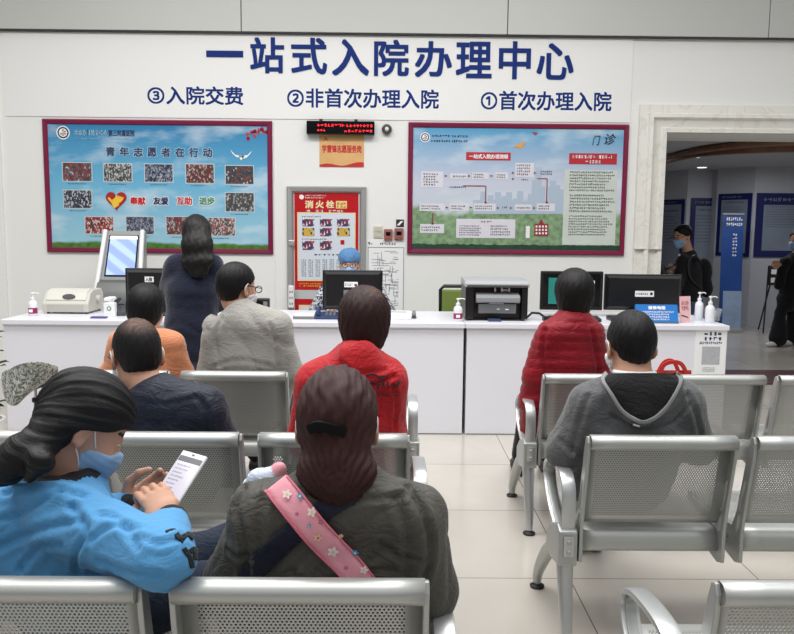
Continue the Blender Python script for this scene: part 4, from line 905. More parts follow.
def side_plate(x, th, nm='side_frame'):
    """cast plate with slots carrying one edge of a back and seat"""
    t_ = .012; q = MB()
    outer = [(.0, .765), (.012, .785), (.03, .78), (.045, .74), (.075, .62), (.105, .50), (.135, .44), (.30, .415), (.50, .415), (.54, .39), (.30, .36), (.22, .335), (.10, .318), (.062, .33), (.062, .44), (.04, .56), (.01, .70)]
    bm = bmesh.new()
    def loop(P): 
        vs = [bm.verts.new((0, y, z)) for y, z in P]; return [bm.edges.new((vs[i], vs[(i+1) % len(vs)])) for i in range(len(vs))]
    E = loop(outer)
    for (y, z, h, w_) in ((.068, .565, .06, .010), (.088, .462, .035, .010), (.19, .385, .014, .035)): E += loop([(y + a*w_ - (b_*.28*h if h > w_ else 0), z + b_*h) for a, b_ in [(math.cos(k*PI/5), math.sin(k*PI/5)) for k in range(10)]])
    bmesh.ops.triangle_fill(bm, use_beauty=True, use_dissolve=False, edges=E)
    r = bmesh.ops.extrude_face_region(bm, geom=bm.faces[:]); bmesh.ops.translate(bm, vec=(t_, 0, 0), verts=[v for v in r['geom'] if isinstance(v, bmesh.types.BMVert)])
    bmesh.ops.recalc_face_normals(bm, faces=bm.faces); me = bpy.data.meshes.new(nm); bm.to_mesh(me); bm.free(); me.materials.append(satin)
    o = bpy.data.objects.new(nm, me); COL.objects.link(o); o.parent = th; o.location = (x-t_/2, 0, 0)
    b = o.modifiers.new('b', 'BEVEL'); b.width = .003; b.segments = 2; b.limit_method = 'ANGLE'; b.angle_limit = 1.0
    return o
def make_bench(label):
    th = thing('waiting_bench', label, 'bench', (0, 0, 0), 0, 'rows of perforated steel waiting benches')
    sw = .482
    for k in (-1, 0, 1):
        sheet('backrest', back_prof, sw, th, k*PITCH_, perf); sheet('seat', seat_prof, sw, th, k*PITCH_, perf, v0=.07)
        for s in (-1, 1): side_plate(k*PITCH_+s*(sw/2+.003), th)
    q = MB(); q.box(-1.5*PITCH_-.03, 1.5*PITCH_+.03, .20, .28, .325, .365); q.build('beam', satin, th, bevel=.006)
    for s in (-1, 1):
        X_ = s*(1.5*PITCH_+.014)
        # armrest: a tall closed loop, flat bar with two grooves
        L = smoothpts([(X_, .085, .40), (X_, .07, .50), (X_, .075, .575), (X_, .115, .618), (X_, .20, .625), (X_, .32, .612), (X_, .385, .585), (X_, .40, .545), (X_, .36, .49), (X_, .28, .44), (X_, .20, .41), (X_, .14, .385)], 4)
        q = MB(); q.tube(L, .009, 12, flat=((1, 0, 0), .024)); q.build('armrest', silver, th, smooth=50)
        L2 = [p + Vector((0, (.24-p.y)*.09, (.51-p.z)*.12)) for p in L]
        q = MB(); q.tube(L2, .006, 10, flat=((1, 0, 0), .014)); q.build('armrest_inner_rib', satin, th, smooth=50)
        q = MB(); q.prism([(.055, .345), (.055, .44), (.10, .455), (.20, .42), (.27, .37), (.27, .31), (.2, .29), (.055, .318)], X_-.032, X_+.032); q.build('hub', satin, th, bevel=.006)
        q = MB(); q.tube([(X_, .050, .355), (X_, .048, .425)], .004, 14, flat=((1, 0, 0), .017)); q.build('bolt_cover', silver, th, smooth=40)
        q = MB()
        for z in (.37, .405): q.lathe([(.009, 0), (.009, .004), (.006, .006)], 12, c=(X_, .046, z), R=RY)
        q.build('bolt', satin, th)
        q = MB(); q.tube(smoothpts([(X_, .10, .345), (X_, .085, .24), (X_, .04, .10), (X_, .025, .02)], 4), [.03]*3+[.027]*3+[.024]*2+[.021]*3+[.018]*2, 12, flat=((1, 0, 0), .0)) if False else None
        P = smoothpts([(X_, .10, .34), (X_, .085, .24), (X_, .045, .10), (X_, .03, .02)], 4)
        q.tube(P, [.032-.016*i/(len(P)-1) for i in range(len(P))], 14); q.build('leg', silver, th, smooth=50)
        P = smoothpts([(X_, .22, .33), (X_, .36, .25), (X_, .50, .13), (X_, .56, .06), (X_, .57, .02)], 4); q = MB()
        q.tube(P, [.032-.016*i/(len(P)-1) for i in range(len(P))], 14); q.build('leg', satin, th, smooth=50)
        for y in (.03, .57): q = MB(); q.lathe([(.028, .0005), (.03, .008), (.014, .018), (.012, .024)], 18, c=(X_, y, 0)); q.build('foot', rubber, th, smooth=40)
    return th
YA, YB, YC = 1.432, 2.507, 3.607
def seat_x(px, py, Y): return at(px, py, Y).x
bench0 = make_bench('steel bench under the woman in blue and the woman with the pink strap')
SX = {}
def place(o, x, Y, label): o.location = (x, Y, 0); o['label'] = label
xA = seat_x(299, 590, YA)-PITCH_*1; xB = seat_x(333.5, 440, YB)-PITCH_; xC = seat_x(352, 380, YC)-PITCH_
RAx = seat_x(716, 585, YA)+.2525+PITCH_; RBx = seat_x(664, 440, YB)+PITCH_; RCx = seat_x(596.5, 380, YC)+PITCH_
place(bench0, xA, YA, 'steel bench under the woman in blue and the woman with the pink strap')
for x, Y, lab in ((xB, YB, 'steel bench under the man in navy and the woman in the red coat'), (xC, YC, 'steel bench under the orange jacket and the grey jacket, nearest the long counter'),
                  (RAx, YA, 'empty steel bench at the lower right corner, only its arm and a back in view'), (RBx, YB, 'steel bench under the young man in the grey hoodie'), (RCx, YC, 'steel bench under the woman in the red quilted jacket')):
    c = copy_tree(bench0); place(c, x, Y, lab)

# red tote on the seat of the right bench in the front row
p = onz(672, 376, .6); 
th = thing('red_bag', 'red carrier bag with looped handles on the seat beyond the hoodie man', 'bag', (at(676, 370, 3.95).x, 3.95, .43)); rb = mat('red_bag', (206, 52, 44), .5, bump=(30, .3, .01))
q = MB(); zt = at(676, 366.5, 3.95).z-.43
q.raw([(-.13, -.05, .0), (.11, -.05, .0), (.11, .07, 0), (-.13, .07, 0), (-.12, -.03, zt), (.09, -.03, zt), (.09, .04, zt*.97), (-.12, .04, zt*.95)], [(0, 1, 2, 3), (0, 1, 5, 4), (1, 2, 6, 5), (2, 3, 7, 6), (3, 0, 4, 7)])
o = q.build('body', rb, th); s_ = o.modifiers.new('s', 'SOLIDIFY'); s_.thickness = .004; sb = o.modifiers.new('v', 'SUBSURF'); sb.levels = 2; sb.render_levels = 2
q = MB(); q.tube(smoothpts([(-.1, -.035, zt*.8), (-.08, -.04, zt+.01), (-.03, -.04, zt+.03), (.02, -.04, zt+.01), (.06, -.04, zt*.72), (.08, -.035, zt*.6)], 5), .004, 8, flat=((0, 0, 1), .011)); q.build('handle', rb, th, smooth=50)
q = MB(); q.tube(smoothpts([(-.09, .04, zt*.8), (-.05, .05, zt+.01), (0, .05, zt+.02), (.03, .045, zt*.9)], 5), .004, 8, flat=((0, 0, 1), .010)); q.build('handle', rb, th, smooth=50)
# ---- cloth on a thin stand and a plant at the left edge
pc = at(36, 400, 3.9)
th = thing('fabric_stand', 'grey leaf patterned cloth hood on a thin metal stand at the left edge', 'covered stand', (pc.x, 3.9, 0))
clothm = mat('leaf_cloth', (150, 156, 150), .85); t = NT(clothm); b0 = t.n['Principled BSDF']; co = t.add('ShaderNodeTexCoord'); vo = t.add('ShaderNodeTexNoise', i_Scale=34.0, i_Detail=2.0, i_Distortion=2.5); t.link(co.outputs['Object'], vo.inputs['Vector'])
r = t.add('ShaderNodeValToRGB'); r.color_ramp.elements[0].position = .44; r.color_ramp.elements[1].position = .56; r.color_ramp.elements[0].color = lin((104, 112, 104)); r.color_ramp.elements[1].color = lin((208, 210, 204)); t.link(vo.outputs['Fac'], r.inputs[0]); t.link(r.outputs[0], b0.inputs['Base Color'])
def off(px, py, dy=0): v = at(px, py, 3.9+dy)-Vector((pc.x, 3.9, 0)); return v
G = []
rowsA = [(2, 372, 22, 363, 40, 361, 58, 366), (2, 378, 20, 372, 40, 371, 58, 371), (3, 388, 18, 386, 34, 381, 54, 376), (5, 397, 14, 398, 24, 394, 42, 384), (8, 403, 13, 406, 18, 404, 26, 392)]
vs = []; nx = 12; ny = len(rowsA)
for j, R_ in enumerate(rowsA):
    P = [Vector((R_[2*i], R_[2*i+1], 0)) for i in range(4)]; P = smoothpts(P, 4)[:13]
    for i, p in enumerate(P): s = i/12; vs.append(off(p.x, p.y, -.22*math.sin(PI*min(1, s*.9+.05)) * (1-.12*j) + .012*math.sin(i*2.1+j)))
q = MB(); q.raw(vs, [(j*13+i, j*13+i+1, (j+1)*13+i+1, (j+1)*13+i) for j in range(ny-1) for i in range(12)])
vb = []
for j, R_ in enumerate(rowsA[:3]):
    P = [Vector((R_[2*i], R_[2*i+1], 0)) for i in range(4)]; P = smoothpts(P, 4)[:13]
    for i, p in enumerate(P): s = i/12; vb.append(off(p.x, p.y+1, .2*math.sin(PI*min(1, s*.9+.05))))
q.raw(vb, [(j*13+i, j*13+i+1, (j+1)*13+i+1, (j+1)*13+i) for j in range(2) for i in range(12)])
q.raw([vs[i] for i in range(13)]+[vb[i] for i in range(13)], [(i, i+1, 14+i, 13+i) for i in range(12)])
o = q.build('hood', clothm, th, smooth=80); s_ = o.modifiers.new('s', 'SOLIDIFY'); s_.thickness = .006; sb = o.modifiers.new('v', 'SUBSURF'); sb.levels = 2; sb.render_levels = 2
q = MB(); q.tube([(0, 0, .01), (0, 0, off(35, 385).z)], .007); q.tube([(0, 0, .01), (0, 0, off(35, 400).z)], .012); q.build('pole', silver, th, smooth=50)
q = MB(); q.lathe([(.018, -.01), (.02, 0), (.018, .012)], 14, c=(0, 0, off(35, 400).z)); q.tube([(0, 0, off(35, 388).z), (.05, -.02, off(35, 384).z)], .009); q.build('clamp', black_plastic, th)
for k in range(4): an = k*PI/2+.5; q = MB(); q.tube([(0, 0, .06), (.22*math.cos(an), .22*math.sin(an), .012)], .011); q.build('leg', black_plastic, th)
pp = at(-18, 372, 4.6)
th = thing('potted_plant', 'dark green potted plant just showing at the left edge', 'plant', (pp.x-.05, 4.6, 0)); leaf = mat('leaf', (40, 66, 42), .4, var=(14, .3))
q = MB(); q.lathe([(.11, 0), (.15, .28), (.16, .3), (.14, .3), (.13, .26), (.01, .26)], 24); q.build('pot', white_plastic, th, smooth=40)
q = MB(); rn = random.Random(2)
for i in range(90):
    an = rn.random()*6.28; zz = .35+.5*rn.random(); r_ = .02+.08*rn.random(); b_ = Vector((r_*math.cos(an), r_*math.sin(an), zz)); d = Vector((math.cos(an), math.sin(an), .3+rn.random()*.5)).normalized(); s_ = d.cross(Z3).normalized(); L_ = .09+.05*rn.random()
    P = [b_, b_+d*L_*.35+s_*.035, b_+d*L_*.75+s_*.03-Z3*.01, b_+d*L_-Z3*.03, b_+d*L_*.75-s_*.03-Z3*.01, b_+d*L_*.35-s_*.035]; q.raw(P, [(0, 1, 2, 5), (5, 2, 3, 4)])
tag(q.build('foliage', leaf, th))
q = MB()
for i in range(5): an = i*1.26; q.tube([(0, 0, .25), (.03*math.cos(an), .03*math.sin(an), .55), (.06*math.cos(an), .06*math.sin(an), .85)], .006, 6)
q.build('stem', mat('stem', (80, 90, 50), .6), th)
# ================================================================ PEOPLE: implicit surfaces meshed with surface nets
f32 = np.float32
def V(*a): return np.array(a, dtype=f32)
def A3(v): return np.array(tuple(v), dtype=f32)
class SDF:
    def __init__(s, k=.03): s.p = []; s.k = k
    def _bb(s, pts, r):
        pts = np.array(pts); return pts.min(0)-r, pts.max(0)+r
    def cone(s, a, b, ra, rb, k=None, neg=False):
        a, b = A3(a), A3(b); lo, hi = s._bb([a, b], max(ra, rb))
        def f(P):
            d = b-a; t = np.clip(((P-a)@d)/max(float(d@d), 1e-9), 0, 1); q = P-(a+t[:, None]*d); return np.sqrt((q*q).sum(1))-(ra+(rb-ra)*t)
        s.p.append((f, s.k if k is None else k, neg, lo, hi)); return s
    def chain(s, pts, rs, k=None):
        for i in range(len(pts)-1): s.cone(pts[i], pts[i+1], rs[i], rs[i+1], k)
        return s
    def ell(s, c, r, R=None, k=None, neg=False):
        c = A3(c); r = A3(r); R = np.eye(3, dtype=f32) if R is None else np.array(R, dtype=f32); m = float(max(r))
        def f(P):
            q = (P-c)@R; k0 = np.sqrt(((q/r)**2).sum(1)); k1 = np.sqrt(((q/(r*r))**2).sum(1))+1e-9; return k0*(k0-1)/k1
        s.p.append((f, s.k if k is None else k, neg, c-m, c+m)); return s
    def econe(s, a, b, ua, ub, wa, wb, U, k=None):
        """segment with an elliptic section: half widths ua->ub along U, wa->wb across"""
        a, b, U = A3(a), A3(b), A3(U); d = b-a; L = np.sqrt(d@d); ax = d/L; U = U-ax*(U@ax); U /= np.sqrt(U@U); W = np.cross(ax, U).astype(f32)
        m = max(ua, ub, wa, wb); lo, hi = s._bb([a, b], m)
        def f(P):
            t = np.clip(((P-a)@ax)/L, 0, 1); q = P-(a+t[:, None]*d); ru = ua+(ub-ua)*t; rw = wa+(wb-wa)*t; ra = np.minimum(ru, rw)
            x, y, z = (q@U)/ru, (q@W)/rw, (q@ax)/ra; k0 = np.sqrt(x*x+y*y+z*z); k1 = np.sqrt((x/ru)**2+(y/rw)**2+(z/ra)**2)+1e-9
            return k0*(k0-1)/k1
        s.p.append((f, s.k if k is None else k, neg_f, lo, hi)); return s
    def disc_cut(s, c, n):
        c, n = A3(c), A3(n)
        def f(P):
            h = (P-c)@n; q = (P-c)-h[:, None]*n; r = np.sqrt((q*q).sum(1)); return np.maximum(np.maximum(r-.115, -h), h-.2)
        s.p.append((f, .006, True, c, c)); return s
    def __call__(s, P):
        d = None
        for f, k, neg, lo, hi in s.p:
            e = f(P)
            if neg: 
                h = np.maximum(k-np.abs(d+e), 0)/max(k, 1e-6); d = np.maximum(d, -e)+h*h*k/4
            elif d is None: d = e
            else:
                h = np.maximum(k-np.abs(d-e), 0)/max(k, 1e-6); d = np.minimum(d, e)-h*h*k/4
        return d
    def bounds(s):
        L = [p[3] for p in s.p if not p[2]]; H = [p[4] for p in s.p if not p[2]]; return np.min(L, 0)-.03, np.max(H, 0)+.03
neg_f = False
def nets(fn, lo, hi, h):
    lo = np.array(lo, dtype=f32); hi = np.array(hi, dtype=f32); B = 4
    n = (np.ceil((hi-lo)/h/B).astype(int)+1)*B
    C = n//B
    g = np.stack(np.meshgrid(*[np.arange(c) for c in C], indexing='ij'), -1).reshape(-1, 3)
    ctr = lo+(g*B+(B-1)/2)*h
    Fc = fn(ctr.astype(f32)); near = np.abs(Fc) < h*B*1.35+.006
    F = np.repeat(np.repeat(np.repeat(Fc.reshape(C), B, 0), B, 1), B, 2).astype(f32)
    gn = g[near]; off = np.stack(np.meshgrid(*[np.arange(B)]*3, indexing='ij'), -1).reshape(-1, 3)
    idx = (gn[:, None, :]*B+off[None]).reshape(-1, 3)
    if len(idx) == 0: return np.zeros((0, 3)), np.zeros((0, 4), int)
    F[idx[:, 0], idx[:, 1], idx[:, 2]] = fn((lo+idx*h).astype(f32))
    I = F < 0
    nx, ny, nz = F.shape
    s = np.zeros((nx-1, ny-1, nz-1), dtype=np.int8)
    for a in (0, 1):
        for b in (0, 1):
            for c in (0, 1): s += I[a:nx-1+a, b:ny-1+b, c:nz-1+c]
    act = np.argwhere((s > 0) & (s < 8)); vid = -np.ones(s.shape, dtype=int); vid[act[:, 0], act[:, 1], act[:, 2]] = np.arange(len(act))
    acc = np.zeros((len(act), 3)); cnt = np.zeros(len(act))
    corners = [(a, b, c) for a in (0, 1) for b in (0, 1) for c in (0, 1)]
    for i, p in enumerate(corners):
        for q in corners[i+1:]:
            if sum(abs(p[k]-q[k]) for k in range(3)) != 1: continue
            fp = F[act[:, 0]+p[0], act[:, 1]+p[1], act[:, 2]+p[2]]; fq = F[act[:, 0]+q[0], act[:, 1]+q[1], act[:, 2]+q[2]]
            m = (fp < 0) != (fq < 0); t = np.where(m, fp/(fp-fq+1e-12), 0)
            pt = np.array(p)+t[:, None]*(np.array(q)-np.array(p)); acc[m] += pt[m]; cnt[m] += 1
    verts = lo+(act+acc/np.maximum(cnt, 1)[:, None])*h
    quads = []
    for ax in range(3):
        sl0 = [slice(1, -1)]*3; sl1 = [slice(1, -1)]*3; sl0[ax] = slice(0, -1); sl1[ax] = slice(1, None)
        a, b = I[tuple(sl0)], I[tuple(sl1)]; e = np.argwhere(a != b); dirn = a[e[:, 0], e[:, 1], e[:, 2]]
        base = e.copy(); o1, o2 = [k for k in range(3) if k != ax]
        base[:, o1] += 1; base[:, o2] += 1
        def vi(d1, d2):
            c = base.copy(); c[:, o1] -= d1; c[:, o2] -= d2; return vid[c[:, 0], c[:, 1], c[:, 2]]
        Q = np.stack([vi(0, 0), vi(1, 0), vi(1, 1), vi(0, 1)], 1)
        fl = dirn if ax != 1 else ~dirn
        Q[~fl] = Q[~fl][:, ::-1]; quads.append(Q)
    Q = np.concatenate(quads); Q = Q[(Q >= 0).all(1)]
    return verts, Q
def normals(fn, P, e=.002):
    P = P.astype(f32); g = np.stack([fn(P+V(*(e if i == k else 0 for i in range(3))))-fn(P-V(*(e if i == k else 0 for i in range(3)))) for k in range(3)], 1)
    return g/(np.sqrt((g*g).sum(1))[:, None]+1e-9)
def sinoise(P, sc, seed=0, n=6):
    rn = np.random.RandomState(seed); out = 0
    for i in range(n):
        d = rn.randn(3); d /= np.linalg.norm(d); q = P@d*sc*(.7+.6*rn.rand()); w = np.sin(P@np.roll(d, 1)*sc*.6+rn.rand()*6)*1.3; out = out+np.sin(q+w+rn.rand()*6)
    return out/n
def folds(P, sc, amp, seed=0):
    """soft cloth creases: ridged noise"""
    a = sinoise(P, sc, seed, 4); b = sinoise(P, sc*2.1, seed+5, 4); return -amp*(np.exp(-(a/.16)**2)*1.0+.45*np.exp(-(b/.16)**2))+amp*.5
def emit_mesh(name, parts, mats, parent, org, disp=None, midx=None, attr=None, sm=0):
    """parts: (fn, lo, hi, h) meshed and joined as one object"""
    VS, QS, n = [], [], 0
    for fn, lo, hi, h in parts:
        v, q = nets(fn, lo, hi, h)
        if len(v) == 0: continue
        if disp is not None:
            N = normals(fn, v); v = v+N*disp(v, N)[:, None]
        VS.append(v); QS.append(q+n); n += len(v)
    v = np.concatenate(VS); q = np.concatenate(QS)
    me = bpy.data.meshes.new(name); me.vertices.add(len(v)); me.vertices.foreach_set('co', (v-A3(org)).astype(f32).ravel())
    me.loops.add(len(q)*4); me.loops.foreach_set('vertex_index', q.ravel().astype(np.int32)); me.polygons.add(len(q)); me.polygons.foreach_set('loop_start', np.arange(len(q), dtype=np.int32)*4)
    me.update(calc_edges=True); me.validate()
    for m in mats: me.materials.append(m)
    if midx is not None and len(me.polygons) == len(q): me.polygons.foreach_set('material_index', midx(v[q].mean(1)).astype(np.int32))
    me.polygons.foreach_set('use_smooth', np.ones(len(me.polygons), dtype=bool))
    if attr is not None:
        for nm, fnn in attr.items(): a = me.attributes.new(nm, 'FLOAT', 'POINT'); a.data.foreach_set('value', fnn(v).astype(f32))
    me.update()
    o = bpy.data.objects.new(name, me); COL.objects.link(o); o.parent = parent; return o
def smin(a, b, k): h = np.maximum(k-np.abs(a-b), 0)/k; return np.minimum(a, b)-h*h*k/4
def smax(a, b, k): return -smin(-a, -b, k)

def surf(fn, px, py, Y, lift=.004):
    """first point of a body surface met from the camera side along a sight line, near depth Y"""
    P0 = at(px, py, Y-.45); P1 = at(px, py, Y+.3); T = np.linspace(0, 1, 300); pts = (A3(P0)[None]+T[:, None]*(A3(P1)-A3(P0))[None]).astype(f32); d = fn(pts); i = int(np.argmax(d < lift)) if (d < lift).any() else int(np.argmin(d)); return Vector([float(a_) for a_ in pts[i]])
# ---- materials for people
def skin_mat(name, rgb):
    m = mat(name, rgb, .5, spec=.35, var=(30, .05), bump=(260, .06, .001)); b = m.node_tree.nodes['Principled BSDF']
    b.inputs['Subsurface Weight'].default_value = .08; b.inputs['Subsurface Radius'].default_value = (.01, .004, .002); return m
def hair_mat(name, rgb, rgb2, rough=.5):
    m = mat(name, rgb, rough, spec=.3); t = NT(m); b = t.n['Principled BSDF']
    at_ = t.add('ShaderNodeAttribute', attribute_name='strand'); a2 = t.add('ShaderNodeAttribute', attribute_name='along'); cb = t.add('ShaderNodeCombineXYZ')
    t.link(at_.outputs['Fac'], cb.inputs[0]); t.link(a2.outputs['Fac'], cb.inputs[1])
    nz = t.add('ShaderNodeTexNoise', i_Scale=2.6, i_Detail=4.0); t.link(cb.outputs[0], nz.inputs['Vector'])
    mx = t.add('ShaderNodeMix', data_type='RGBA'); mx.inputs[6].default_value = lin(rgb); mx.inputs[7].default_value = lin(rgb2); t.link(nz.outputs['Fac'], mx.inputs[0])
    a3 = t.add('ShaderNodeAttribute', attribute_name='thin'); m3 = t.add('ShaderNodeMix', data_type='RGBA'); t.link(a3.outputs['Fac'], m3.inputs[0]); t.link(mx.outputs[2], m3.inputs[6]); m3.inputs[7].default_value = lin((150, 112, 92)); t.link(m3.outputs[2], b.inputs['Base Color'])
    bp = t.add('ShaderNodeBump', i_Strength=.5, i_Distance=.004); t.link(nz.outputs['Fac'], bp.inputs['Height']); t.link(bp.outputs['Normal'], b.inputs['Normal']); return m
skin = skin_mat('skin', (196, 150, 126)); skin_pale = skin_mat('skin_light', (206, 162, 140))
lips = mat('lips', (168, 96, 92), .45); eye_w = mat('eye_white', (225, 222, 218), .25); iris = mat('iris', (30, 20, 16), .15); brow_m = mat('brow', (34, 26, 24), .7)
black_hair = hair_mat('black_hair', (5, 5, 6), (15, 15, 18)); soft_black = hair_mat('soft_black_hair', (8, 7, 7), (24, 20, 20)); brown_hair = hair_mat('brown_hair', (30, 13, 13), (72, 37, 33), .55); auburn = hair_mat('auburn_hair', (28, 14, 15), (58, 31, 29), .5)
mask_m = mat('mask_blue', (142, 178, 212), .7, bump=(90, .15, .002)); mask_w = mat('mask_white', (224, 226, 230), .7); strap_m = mat('ear_loop', (232, 228, 222), .7)
def cloth(name, rgb, rough=.85, sc=500, st=.25, var=(5, .06), sheen=.1, cr=.35, cs=11):
    m = mat(name, rgb, rough, bump=(sc, st, .002), var=var, sheen=sheen, spec=.25); t = NT(m); b = t.n['Principled BSDF']; co = t.add('ShaderNodeTexCoord')
    n1 = t.add('ShaderNodeTexNoise', i_Scale=float(cs), i_Detail=4.0, i_Distortion=1.6); mp = t.add('ShaderNodeMapping'); mp.inputs['Scale'].default_value = (1, 1, 1.7); mp.inputs['Rotation'].default_value = (.3, .5, 0)
    t.link(co.outputs['Object'], mp.inputs[0]); t.link(mp.outputs[0], n1.inputs['Vector'])
    pp = t.add('ShaderNodeMath', operation='PINGPONG'); pp.inputs[1].default_value = .12; t.link(n1.outputs['Fac'], pp.inputs[0])
    bp = t.add('ShaderNodeBump', i_Strength=cr, i_Distance=.05); t.link(pp.outputs[0], bp.inputs['Height'])
    old = b.inputs['Normal'].links[0].from_node; t.link(bp.outputs[0], old.inputs['Normal']); return m
jeans = cloth('denim', (66, 84, 112)); dark_trousers = cloth('dark_trousers', (30, 32, 42)); black_cloth = cloth('black_cloth', (20, 21, 26)); shoe_dark = mat('shoe_dark', (28, 28, 30), .5); shoe_white = mat('shoe_white', (215, 215, 212), .5)

def basis(yaw, pitch=0, roll=0):
    """columns: right, forward, up of a head. yaw 0 faces away from the camera (+Y), positive turns to +X"""
    R = Matrix.Rotation(-yaw, 3, 'Z') @ Matrix.Rotation(pitch, 3, 'X') @ Matrix.Rotation(roll, 3, 'Y'); return np.array(R, dtype=f32)
def head_fn(R, c, s=1.0):
    c = A3(c); g = SDF(.02)
    g.ell((0, -.012, .028), (.074, .094, .084), k=.02).ell((0, .03, -.03), (.061, .064, .082), k=.03).ell((0, .045, -.085), (.038, .04, .03), k=.04)
    g.cone((0, .088, .012), (0, .104, -.03), .007, .012, k=.014).ell((0, .1, -.034), (.017, .01, .009), k=.01)
    for sx in (-1, 1):
        g.ell((sx*.03, .098, .008), (.018, .012, .012), neg=True, k=.015).ell((sx*.038, .07, -.035), (.022, .02, .022), k=.03)
    g.ell((0, .094, -.056), (.022, .010, .006), k=.006).ell((0, .092, -.067), (.019, .010, .006), k=.006).ell((0, .082, -.1), (.02, .018, .014), k=.02)
    for sx in (-1, 1):
        Re = np.array(Matrix.Rotation(sx*.35, 3, 'Z') @ Matrix.Rotation(-.15, 3, 'X')); g.ell((sx*.078, -.008, -.012), (.007, .018, .031), R=Re, k=.008); g.ell((sx*.083, -.004, -.010), (.006, .009, .018), R=Re, neg=True, k=.006); g.ell((sx*.075, .0, -.035), (.007, .009, .012), k=.006)
        g.ell((sx*.03, .0775, .008), (.0125, .0115, .0105), k=.001)
    def f(P): return g(((P-c)@R/s).astype(f32))*s
    def m(P):
        q = (P-c)@R/s; x, y, z = np.abs(q[:, 0]), q[:, 1], q[:, 2]; o = np.zeros(len(q))
        eye = ((x-.03)/.013)**2+((z-.007)/.0042)**2 < 1; o[eye & (y > .07)] = 2; o[(((x-.03)**2+(z-.007)**2) < .0075**2)&(np.abs(z-.007) < .0045) & (y > .07)] = 3
        o[(((x-.034)/.02)**2+((z-.03-.0)/.0045)**2 < 1) & (y > .06)] = 4; o[((x/.023)**2+((z+.061)/.0105)**2 < 1) & (y > .085)] = 1; return o
    return f, m
def hand_sdf(w, d, n, side, curl=.5, spread=.12, s=1.0, curls=None):
    """hand from the wrist w along d; n is the back-of-hand normal; side +1 puts the thumb towards d x n"""
    w, d, n = Vector(w), Vector(d).normalized(), Vector(n); n = (n-d*n.dot(d)).normalized(); t = d.cross(n)*side; g = SDF(.008)
    P = lambda a, b, c: w+(d*a+t*b+n*c)*s
    g.econe(P(.0, 0, 0), P(.035, 0, 0), .022*s, .034*s, .017*s, .015*s, t, k=.01); g.econe(P(.035, 0, 0), P(.078, .0, .0), .036*s, .038*s, .014*s, .011*s, t, k=.01)
    for i, (b, L) in enumerate(((.029, .070), (.010, .078), (-.010, .073), (-.028, .058))):
        cu = curl if curls is None else curls[i]; a0 = cu*.5; r = (.0092, .0094, .009, .0078)[i]*s
        p = P(.082-abs(b)*.15, b, .001); dd = (d+t*b*spread*10*.35).normalized()
        for k, (f, rr) in enumerate(((.46, 1), (.30, .93), (.24, .85))):
            q = p+(dd*math.cos(a0)-n*math.sin(a0))*L*f*s; g.cone(p, q, r*rr, r*rr*.93, k=.004); p = q; a0 += cu*1.0
    p = P(.018, .024, -.004); q = P(.05, .052, -.012-.012*curl); g.cone(p, q, .015*s, .0115*s, k=.012); p2 = q+(d*.9+t*(.35-.5*curl)-n*(.25+.3*curl)).normalized()*.033*s; g.cone(q, p2, .0112*s, .0098*s, k=.004); p3 = p2+(d*1+t*(.1-.7*curl)-n*.25).normalized()*.024*s; g.cone(p2, p3, .0098*s, .0082*s, k=.004)
    return g
def tube_obj(name, pts, r, m, parent, org, flat=None, n=8):
    q = MB(org); q.tube(smoothpts(pts, 5), r, n, flat=flat); return q.build(name, m, parent, smooth=60)

